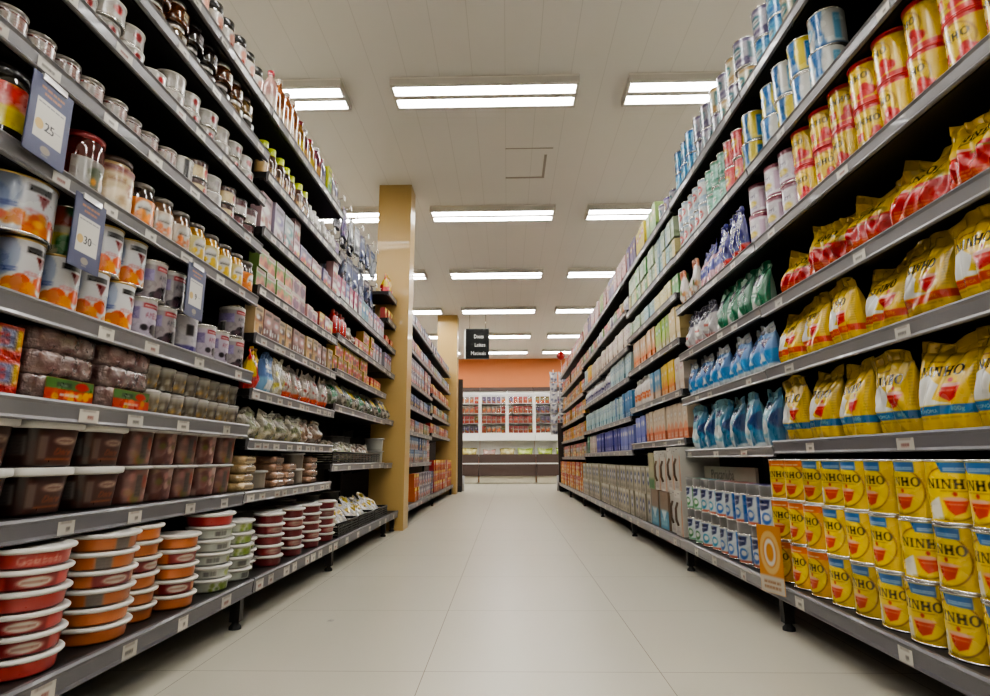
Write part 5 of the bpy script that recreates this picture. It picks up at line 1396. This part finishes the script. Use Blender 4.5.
# ------------------------------------------------------------------ left side beyond the column
pats = {('L5', 0): ([4, 0, 0, 0, 3, 2], 2), ('L5', 1): ([1, 1, 3, 1, 2], 2), ('L5', 2): ([2, 1, 2, 6], 1), ('L5', 3): ([3, 3, 0, 1], 1), ('L5', 4): ([0, 0, 1, 2], 2), ('L5', 5): ([2, 4, 0, 1], 1), ('L5', 6): ([0, 2, 0], 1),
        ('L6', 0): ([5, 4, 5, 5, 2], 4), ('L6', 1): ([5, 2, 1, 5], 1), ('L6', 2): ([6, 4, 1], 1), ('L6', 3): ([4, 5, 2], 1), ('L6', 4): ([0, 6, 1], 1), ('L6', 5): ([0, 0, 1, 2], 1)}
for (b, i), (seq, st) in pats.items():
    S, y0, y1 = B(b, i)
    S.row(gp, max(y0 + .01, 5.4), y1=y1 - .01, pitch=.0985, stack=min(st, 3), pick=lambda k, ps, q=seq: ps[q[(k // 3) % len(q)]])

# ------------------------------------------------------------------ right side, first bay
S, y0, y1 = B('R1', 0)
def nin(row, yl, ors):
    for i, y in enumerate(yl):
        p = ninho_orange if i in ors else ninho_blue
        # later cans in the list are nearer; turn a few so that the printed side shows
        S.one(p, y, row * .1265, .01 + R.uniform(0, .006), TIERS[3][row], rz=[.15, .35, .1, .45, .2, .05, .5, .1, .3, .2, .12, .4][(i * 5 + row * 3) % 12] - .1 + (.75 if (row, i) in ((1, 6), (2, 3), (2, 5)) else 0))
nin(0, [.70 + .1035 * k for k in range(13)], (10, 11, 12))
nin(1, [.695 + .1035 * k for k in range(13)], (10, 11, 12))
nin(2, [.69 + .1035 * k for k in range(13)], (11, 12))
S, y0, y1 = B('R1', 1)
S.row(bag_blue, .70, n=8, pitch=.158, twist=9)
S, y0, y1 = B('R1', 2)
S.row(bag_red, .70, n=8, pitch=.157, twist=9)
S, y0, y1 = B('R1', 3)
for i, yy in enumerate((.70, .89, 1.08, 1.27, 1.46, 1.652, 1.845)):
    S.one(bag_slump[i % 3], yy, 0.007 + .085 * (.07, .1, .05, .09)[i % 4], .03, tilt=(-.1, (.07, .1, .05, .09)[i % 4]), rz=.12 + R.uniform(-.1, .15), scale=.97 if i < 6 else .9)
S, y0, y1 = B('R1', 4)
S.row(ninho_red, .70, n=9, pitch=.1037, stack=2, twist=25, jit=.0003)
S.row(ninho_red, 1.635, n=1, pitch=.1035, stack=2, twist=5)
S.row(can_pw, 1.74, n=2, pitch=.1, stack=2, twist=10)
S, y0, y1 = B('R1', 5)
S.row([[can_wb[0], can_wb[0]], [can_wb[1], can_wb[0]], [can_wb[0], can_wb[1]]], 1.48, n=4, pitch=.112, stack=2, twist=14, pick=lambda i, ps: ps[[0, 2, 1, 2][i]])
S, y0, y1 = B('R1', 6)
S.row(topc, 1.50, n=4, pitch=.105, stack=2, twist=20, pick=lambda i, ps: [[ps[3], ps[2]], [ps[3], ps[2]], [ps[1], ps[1]], [ps[1], ps[0]]][i])

# ------------------------------------------------------------------ right side, second bay
S, y0, y1 = B('R2', 0)
S.row(POTS, 2.0, n=9, pitch=.1035, stack=2, pick=lambda i, ps: ps[[3, 3, 2, 2, 2, 1, 1, 0, 0][i]], twist=12)
m = carton_mb(.6, .012, .345, lambda c: (c.text('Piracanjuba', c.w * -.1, c.h * .88, c.h * .17, rgb(40, 34, 30), .3), c.rect(-c.w * .5, c.h * .6, c.w * .5, c.h * .76, rgb(206, 100, 60))), rgb(206, 198, 180), cell=.006)
disp = Proto('display_board', 'board', 'pale cardboard display board with orange stripe', [('display_board', m.mesh('display_board', PAPER), [])], .6, .012, .345)
S.one(disp, 2.63, 0, .13)
S, y0, y1 = B('R2', 1)
S.row(bag_sky, 1.99, n=6, pitch=.158, twist=14)
S, y0, y1 = B('R2', 2)
S.row(bag_blu, 1.985, n=9, pitch=.106, twist=8)
S, y0, y1 = B('R2', 3)
S.row(bag_grn, 2.02, n=4, pitch=.116, twist=5); S.row([bag_gry[0], bag_gry[1]], 2.50, n=3, pitch=.145, twist=16)
S, y0, y1 = B('R2', 4)
S.row(can_pw, 1.99, n=1, pitch=.1, stack=2); S.row(dkblue_pack, 2.1, n=3, pitch=.09); S.row(blue_red_pack, 2.38, n=3, pitch=.09); S.row(pale_pack, 2.66, n=3, pitch=.094)
S, y0, y1 = B('R2', 5)
S.row(can_wb[1], 1.985, n=1, pitch=.108, stack=2); S.row(slim[2], 2.1, n=2, pitch=.08, stack=2); S.row(slim[1], 2.27, n=3, pitch=.08, stack=2); S.row(slim[0], 2.515, n=5, pitch=.08, stack=2)
S, y0, y1 = B('R2', 6)
S.row([topc[0], topc[2], topc[3]], 1.985, n=4, pitch=.1, stack=2, twist=20, pick=lambda i, ps: [ps[0], ps[2]] if i % 2 else [ps[2], ps[0]]); S.row(topc[0], 2.4, n=2, pitch=.1, stack=2); S.row(topc[1], 2.62, n=3, pitch=.1, stack=2)

# ------------------------------------------------------------------ right side, third bay
S, y0, y1 = B('R3', 0)
S.row(big_white, 2.965, n=2, pitch=.122, stack=2, twist=2); S.row([brown_blue, big_white], 3.215, n=1, pitch=.176, pick=lambda i, ps: ps[0]); S.one(brown_blue, 3.485)
S.one(big_white, 3.27, .2055, tier='upper'); S.one(big_white, 3.40, .2055, tier='upper'); S.one(green_box, 3.522, .2055, tier='upper')
S.row(beige_box, 3.60, n=5, pitch=.117, stack=2, twist=.7)
S, y0, y1 = B('R3', 1)
S.row(mc_orange, 2.98, n=11, pitch=.077, twist=2); S.row(mc_peri, 3.86, n=4, pitch=.077)
S, y0, y1 = B('R3', 2)
S.row(mc_pale, 2.965, n=2, pitch=.076); S.row(mc_yel, 3.125, n=4, pitch=.076); S.row(mc_blue, 3.435, n=3, pitch=.076); S.row(juice_bottle, 3.68, n=6, pitch=.083)
S, y0, y1 = B('R3', 3)
S.row(mc_tan, 2.97, n=3, pitch=.076); S.row(mc_lime, 3.205, n=4, pitch=.076); S.row(mc_org2, 3.515, n=8, pitch=.076)
S, y0, y1 = B('R3', 4)
S.row(mc_leaf, 2.97, n=2, pitch=.063); S.row(mc_crm, 3.1, n=6, pitch=.063); S.row(mc_sky, 3.48, n=4, pitch=.063); S.row(mc_mint, 3.735, n=7, pitch=.063)
S, y0, y1 = B('R3', 5)
S.row([mc_mint, mc_sky, mc_leaf, mc_crm], 2.965, n=19, pitch=.0635, stack=2, pick=lambda i, ps: [ps[[0, 0, 1, 0, 1, 1, 1, 0, 0, 1, 2, 0, 1, 0, 2, 2, 0, 0, 2][i]]] * 2 if i % 3 else [ps[3], ps[0]])
S, y0, y1 = B('R3', 6)
S.row([topc[0], topc[2]], 2.97, n=3, pitch=.1); S.row(mc_big[3], 3.30, n=3, pitch=.092); S.row(mc_big[1], 3.6, n=3, pitch=.092); S.row(mc_big[0], 3.9, n=3, pitch=.092)

# ------------------------------------------------------------------ right side, fourth to seventh bays
for b in ('R4', 'R5'):
    S, y0, y1 = B(b, 0); S.row(beige_box, y0 + .01, y1=y1 - .01, pitch=.116, stack=2, twist=.7)
    S, y0, y1 = B(b, 1); S.row([mc_navy, mc_peri, mc_green, mc_pale], y0 + .01, y1=y1 - .01, pitch=.077, pick=lambda i, ps, b=b: ps[1] if b == 'R4' and i < 7 else ps[0] if (b == 'R4' or i < 6) else ps[2] if i > 11 else ps[3])
    S, y0, y1 = B(b, 2); S.row([mc_deep, mc_aqua], y0 + .01, y1=y1 - .01, pitch=.077, pick=lambda i, ps, b=b: ps[0] if b == 'R4' and (i < 5 or i == 8) else ps[1])
    S, y0, y1 = B(b, 3); S.row([mc_aqua, milk_bottle], y0 + .01, y1=y1 - .01, pitch=.079, pick=lambda i, ps, b=b: ps[0] if b == 'R4' and i < 11 else ps[1])
    S, y0, y1 = B(b, 4); S.row([mc_pale, mc_yel, mc_aqua], y0 + .01, y1=y1 - .01, pitch=.077, pick=lambda i, ps, b=b: ps[0] if b == 'R4' or i < 8 else ps[1] if i < 12 else ps[2])
    S, y0, y1 = B(b, 5); S.row(smallsachet, y0 + .01, y1=y1 - .01, pitch=.074, stack=1, pick=lambda i, ps: ps[(i // 2) % 4])
    S, y0, y1 = B(b, 6); S.row(mc_big, y0 + .01, y1=y1 - .01, pitch=.09, pick=lambda i, ps, b=b: ps[[2, 2, 0, 2, 3][(i // 3) % 5]])
for b in ('R6', 'R7'):
    for lv in range(7):
        S, y0, y1 = B(b, lv)
        q = [[5, 2, 3, 2], [1, 4, 3, 1], [0, 1, 0, 4], [0, 1, 1, 3], [1, 0, 4], [4, 2, 1], [3, 2, 3, 1]][lv]
        S.row(farmix, y0 + .01, y1=y1 - .01, pitch=.106, stack=2 if lv == 0 else 1, pick=lambda i, ps, q=q: ps[q[(i // 2) % len(q)]])

# ------------------------------------------------------------------ signs on the shelves
SIGNB = rgb(66, 70, 106)
def promo(name, label, y, z, w, h, num, parent_txt, rz):
    m = MB()
    panel(m, (0, -.0012, 0), (1, 0, 0), (0, 0, 1), w, h, 84, 126, lambda c: (
        c.rect(-w * .34, h * .22, w * .36, h * .72, rgb(226, 222, 214)), c.lines(-w * .3, h * .66, w * .32, h * .69, 1, rgb(110, 110, 120), 3),
        c.ell(-w * .22, h * .4, w * .1, w * .1, rgb(214, 180, 110)), c.text(num, w * .02, h * .41, h * .12, rgb(24, 24, 30)), c.text(num, w * .032, h * .41, h * .12, rgb(24, 24, 30)), c.lines(w * .14, h * .41, w * .3, h * .43, 1, rgb(150, 146, 150), 4),
        c.lines(-w * .28, h * .84, w * .3, h * .9, 1, rgb(190, 120, 70), 6), c.lines(-w * .2, h * .77, w * .22, h * .83, 1, rgb(190, 120, 70), 7),
        c.ell(0, h * .12, w * .12, h * .05, rgb(150, 140, 130)), c.lines(-w * .08, h * .04, w * .08, h * .07, 1, rgb(150, 140, 130), 5)), SIGNB)
    panel(m, (0, .0012, 0), (-1, 0, 0), (0, 0, 1), w, h, 1, 1, None, SIGNB)
    me = m.mesh('printed_card', PAPER)
    clip = MB().box((-w * .3, -.004, h - .008), (w * .3, .006, h + .004)).mesh('clip', mat_flat('clear_clip', (190, 188, 186), .2, 0, .4, noise=.03))
    o = link(name, None, None, (-XU + .018, y, z), (0, 0, PI / 2 + rz))
    link('printed_card', me, o); link('clip', clip, o)
    tag(o, label, 'sign', 'hanging promotion cards')
promo('price_sign', 'blue hanging price card reading 25 beside the pickle jars', .985, .935 + .16, .105, .16, '25', '', .05)
promo('price_sign', 'blue hanging price card reading 30 in front of peach tins', 1.12, .922, .095, .155, '30', '', .05)
promo('price_sign', 'small blue hanging price card above the prune tins', 1.545, .925, .1, .15, '9', '', .04)
m = MB()
panel(m, (0, -.001, 0), (1, 0, 0), (0, 0, 1), .1, .2, 30, 60, lambda c: (c.rect(-.05, 0, .05, .05, rgb(216, 206, 190)), c.ell(0, .12, .036, .055, rgb(240, 200, 130), ring=.006), c.ell(0, .12, .02, .034, W_, ring=.004), c.lines(-.035, .01, .035, .04, 2, rgb(160, 110, 70), 3)), rgb(226, 150, 60))
panel(m, (0, .001, 0), (-1, 0, 0), (0, 0, 1), .1, .2, 1, 1, None, rgb(226, 150, 60))
o = link('shelf_talker', m.mesh('shelf_talker', PAPER), None, (XB - .035, 1.88, .125), (0, 0, -PI / 2 + .3))
tag(o, 'orange card with pale swirl clipped to the base rail beside yellow cans', 'sign')

# ------------------------------------------------------------------ hanging aisle sign
AS = mat_print('aisle_sign_face', .75, spec=.1)
m = MB()
w, h = .36, .47
panel(m, (0, -.021, 0), (1, 0, 0), (0, 0, 1), w, h, 90, 110, lambda c: (c.text('Doces', .02, h * .75, .062, W_, .15), c.text('Leites', .04, h * .46, .062, W_, .17), c.text('Matinais', .015, h * .17, .062, W_, .24)), rgb(34, 34, 32))
o = link('aisle_sign', None, None, (-.47, 9.0, 2.11))
link('sign_face', m.mesh('sign_face', AS), o)
link('sign_box', MB().box((-w / 2 - .012, -.02, -.012), (w / 2 + .004, .02, h + .012)).mesh('sign_box', mat_flat('charcoal_sign_box', (36, 36, 35), .5, noise=.05)), o)
link('edge_strip', MB().box((-w / 2 - .034, -.021, 0), (-w / 2 - .013, .02, h)).mesh('edge_strip', mat_flat('pale_sign_edge', (206, 204, 196), .5, noise=.03)), o)
for x in (-.13, .13):
    link('hanging_rod', MB().tube([(x, 0, h), (x, 0, CEIL - 2.11)], .004, n=6).mesh('hanging_rod', PEG), o)
tag(o, 'dark hanging aisle sign with three lines of white lettering', 'sign')

# ------------------------------------------------------------------ ends of the runs
ENDM = mat_flat('dark_brown_end_panel', (48, 38, 34), .45, .1, .1, noise=.12, nscale=8)
for nm, lab, x0, x1, y, top in (('end_panel', 'dark brown end panel closing the left shelving beside the column', -1.3, -.75, 9.62, 1.86), ('end_panel', 'dark brown end panel closing the right shelving run', .84, 1.32, 9.70, 1.12)):
    o = link(nm, None, None, ((x0 + x1) / 2, y, 0))
    a, b = x0 - (x0 + x1) / 2, x1 - (x0 + x1) / 2
    link('board', MB().box((a, 0, .02), (b, .04, top)).mesh('board', ENDM), o)
    link('kick_plate', MB().box((a + .01, -.004, 0), (b - .01, .044, .1)).mesh('kick_plate', FOOT), o)
    link('bumper', MB().tube([(a if x0 > 0 else b, .07, .01), (a if x0 > 0 else b, .07, .26)], .03, n=10).mesh('bumper', mat_flat('grey_bumper', (150, 148, 150), .4, noise=.05)), o)
    tag(o, lab, 'panel')
# strips of white packs hanging at the right end
strip = MB().box((-.03, -.001, 0), (.03, .001, .98)).mesh('hanging_strip', PAPER)
endpk = mk_bags('strip_pack', 'white crinkled strip pack', lambda c: (c.blobs(-c.w * .4, 0, c.w * .4, c.h, 6, [rgb(60, 66, 100), rgb(206, 206, 210), rgb(120, 120, 140)], .02, 4)), rgb(216, 212, 210), .14, .06, .17, 2, 14, 16, FILM)
for j, x in enumerate((.80, .95)):
    o = link('clip_strip', MB().box((-.008, -.002, 0), (.008, .002, 1.1)).mesh('clip_strip', LAMP), None, (x, 9.868, .95))
    tag(o, ('pale clip strip nearer the aisle at the right run end', 'pale clip strip further from the aisle at right end')[j], 'strip')
    for k in range(6):
        put(endpk[k % 2], (x, 9.83, .93 + k * .18), R.uniform(-.3, .3), 'right run end', ('aisle-side', 'inner')[j], 'up')
m = MB(); loft(m, [(0, .01, .01), (.02, .05, .05), (.07, .075, .075), (.13, .05, .05), (.15, .005, .005)], 20, base=rgb(196, 30, 30), cap0=True, cap1=True)
o = link('balloon', m.mesh('balloon', PLAST), None, (.93, 9.76, 2.2)); tag(o, 'small red balloon above the end of the right shelves', 'balloon')
m = MB().tube([(0, 0, 0), (.005, 0, .2), (0, 0, .302)], .0025, n=6)
o2 = link('string', m.mesh('string', LAMP), o, (0, 0, -.30))

# ------------------------------------------------------------------ freezer wall at the end of the store
FRW = mat_flat('freezer_white_enamel', (226, 224, 218), .3, 0, .2, noise=.02)
FRB = mat_flat('freezer_brown_panel', (66, 50, 44), .4, 0, .1, noise=.08)
FRG = mat_flat('freezer_beige_kick', (176, 170, 152), .45, noise=.05)
GLS = bpy.data.materials.new('freezer_door_glass'); GLS.use_nodes = True
nt = GLS.node_tree
for n in list(nt.nodes):
    if n.type != 'OUTPUT_MATERIAL':
        nt.nodes.remove(n)
tr = nt.nodes.new('ShaderNodeBsdfTransparent'); gl = nt.nodes.new('ShaderNodeBsdfGlossy'); fr = nt.nodes.new('ShaderNodeFresnel'); mx = nt.nodes.new('ShaderNodeMixShader')
gl.inputs['Roughness'].default_value = .03; fr.inputs['IOR'].default_value = 1.3
nt.links.new(fr.outputs[0], mx.inputs[0]); nt.links.new(tr.outputs[0], mx.inputs[1]); nt.links.new(gl.outputs[0], mx.inputs[2]); nt.links.new(mx.outputs[0], nt.nodes['Material Output'].inputs[0])
STRIP = mat_flat('freezer_strip_light', (250, 250, 255), .4, emit=9)
frozen = [box('frozen_food_box', d, .09, .05, .16, art(200 + i, b, k, photo=[RED, YEL, ORA]), b, cell=.012) for i, (d, b, k) in enumerate([('orange frozen food box', rgb(206, 140, 80), [RED, YEL]), ('red frozen food box', rgb(206, 60, 50), [W_, RED]), ('white frozen food box', rgb(214, 206, 196), [BLU, ORA]), ('violet-grey frozen food box', rgb(166, 156, 176), [PURP, W_]), ('golden frozen food box', rgb(206, 176, 110), [GRN, RED])])]
cheese = mk_bags('chilled_pack', 'yellow chilled cheese pack', lambda c: c.blobs(-c.w * .4, 0, c.w * .4, c.h, 8, [rgb(226, 206, 110), rgb(236, 226, 170)], .03, 2), rgb(222, 206, 130), .34, .2, .16, 2, 16, 16, FILM)
veg = mk_bags('chilled_pack', 'green chilled vegetable pack', lambda c: c.blobs(-c.w * .4, 0, c.w * .4, c.h, 8, [rgb(150, 180, 60), rgb(206, 216, 150)], .03, 3), rgb(176, 196, 90), .34, .2, .16, 2, 16, 16, FILM)
ham = mk_bags('chilled_pack', 'pinkish chilled meat pack', lambda c: c.blobs(-c.w * .4, 0, c.w * .4, c.h, 8, [rgb(200, 140, 130), rgb(222, 200, 190)], .03, 4), rgb(206, 170, 160), .3, .2, .13, 2, 16, 16, FILM)
YF, YB = 12.62, 13.16
UW = 1.24
for u in range(-2, 3):
    cx = -.01 + u * UW
    o = link('chilled_cabinet', None, None, (cx, YF, 0))
    x0, x1 = -UW / 2 + .004, UW / 2 - .004
    link('kick_plate', MB().box((x0 + .01, .05, .01), (x1 - .01, .1, .17)).mesh('kick_plate', FRG), o)
    link('lower_panel', MB().box((x0, .0, .17), (x1, .5, .42)).mesh('lower_panel', FRB), o)
    link('chrome_bumper', MB().box((x0, -.02, .42), (x1, .02, .445)).mesh('chrome_bumper', FRW), o)
    link('upper_panel', MB().box((x0, .0, .445), (x1, .06, .63)).mesh('upper_panel', FRB), o)
    link('well_floor', MB().box((x0, .06, .58), (x1, .56, .60)).box((x0, .54, .60), (x1, .56, .929)).mesh('well_floor', FRW), o)
    link('well_front_glass', MB().box((x0, .015, .63), (x1, .021, .8)).mesh('well_front_glass', GLS), o)
    link('ledge', MB().box((x0, .2, .93), (x1, .56, 1.08)).mesh('ledge', FRW), o)
    link('cabinet_back', MB().box((x0, .86, 1.08), (x1, .875, 2.1)).mesh('cabinet_back', FRW), o)
    link('top_fascia', MB().box((x0, .5, 2.06), (x1, .875, 2.15)).mesh('top_fascia', FRB), o)
    link('strip_light', MB().box((x0 + .02, .56, 2.035), (x1 - .02, .6, 2.055)).mesh('strip_light', STRIP), o)
    for k in range(4):
        link('inner_shelf', MB().box((x0 + .02, .6, 1.10 + k * .225), (x1 - .02, .86, 1.112 + k * .225)).mesh('inner_shelf', FRW), o)
    for k in range(2):
        dx0, dx1 = x0 + k * UW / 2, x0 + (k + 1) * UW / 2 - .006
        dm = MB()
        for a in ((dx0, dx0 + .03, 1.08, 2.06), (dx1 - .03, dx1, 1.08, 2.06), (dx0 + .03, dx1 - .03, 1.08, 1.11), (dx0 + .03, dx1 - .03, 1.98, 2.06)):
            dm.box((a[0], .535, a[2]), (a[1], .56, a[3]))
        dr = link('glass_door', dm.mesh('door_frame', FRW), o)
        link('glass_pane', MB().box((dx0 + .03, .545, 1.11), (dx1 - .03, .55, 1.98)).mesh('glass_pane', GLS), dr)
        link('door_handle', MB().box((dx1 - .02, .515, 1.35), (dx1 - .01, .534, 1.7)).mesh('door_handle', REFL), dr)
        for lv in range(4):
            for j in range(5 if abs(u) < 2 else 0):
                p = frozen[[[2, 1, 2, 3], [1, 1, 0, 0], [2, 3, 3, 4], [3, 1, 2, 2]][(2 * u + k) % 4][lv] if j % 4 else (j + lv + u) % 5]
                put(p, (cx + dx0 + .085 + j * .112, YF + .66, 1.1125 + lv * .225), 0, f"{('lowest', 'second', 'third', 'top')[lv]} freezer shelf, {ORD[u + 3]} cabinet", ('left door', 'right door')[k])
    for j in range(3):
        p = (ham if j == 0 and u < 1 else cheese if (u < 0 or u == 0 and j < 2) else veg)[j % 2]
        put(p, (cx - .4 + j * .4, YF + .3, .6005), R.uniform(-.2, .2), f"open well of the {ORD[u + 3]} cabinet")
    tag(o, f"brown-panelled chilled cabinet with glass doors and open well, {ORD[u + 3]} from the left", 'freezer', 'chilled cabinets')

m = MB(); m.add([(-.012, -.008, .0015), (.01, -.011, .0015), (.013, .006, .003), (-.006, .01, .0015), (0, 0, .005)], [(0, 1, 4), (1, 2, 4), (2, 3, 4), (3, 0, 4)], rgb(236, 232, 222))
m.add([(-.012, -.008, .0005), (.01, -.011, .0005), (.013, .006, .0005), (-.006, .01, .0005)], [(3, 2, 1, 0)], rgb(236, 232, 222))
o = link('paper_scrap', m.mesh('paper_scrap', PAPER), None, (-.60, 2.05, 0)); tag(o, 'tiny white paper scrap lying on the pale floor tiles', 'paper')

label_all()

# ------------------------------------------------------------------ world, camera, view
wd = bpy.data.worlds.new('store_air'); bpy.context.scene.world = wd; wd.use_nodes = True
wd.node_tree.nodes['Background'].inputs[0].default_value = (.8, .78, .74, 1); wd.node_tree.nodes['Background'].inputs[1].default_value = .15
f, pi_, ya, ro = 572.586, .1912, .0212, -.0039
fw = Vector((-math.sin(ya) * math.cos(pi_), math.cos(ya) * math.cos(pi_), math.sin(pi_)))
rt = Vector((math.cos(ya), math.sin(ya), 0)); up = rt.cross(fw)
r2 = rt * math.cos(ro) + up * math.sin(ro); u2 = -rt * math.sin(ro) + up * math.cos(ro)
cam = bpy.data.cameras.new('camera'); co = bpy.data.objects.new('camera', cam); COL.objects.link(co)
co.matrix_world = Matrix(((r2.x, u2.x, -fw.x, 0), (r2.y, u2.y, -fw.y, 0), (r2.z, u2.z, -fw.z, .5328), (0, 0, 0, 1)))
cam.sensor_fit = 'HORIZONTAL'; cam.sensor_width = 36; cam.lens = f / 990 * 36; cam.clip_start = .02; cam.clip_end = 100
sc = bpy.context.scene
sc.camera = co
sc.view_settings.view_transform = 'AgX'
sc.view_settings.look = 'AgX - Medium High Contrast'
sc.view_settings.exposure = 0.12
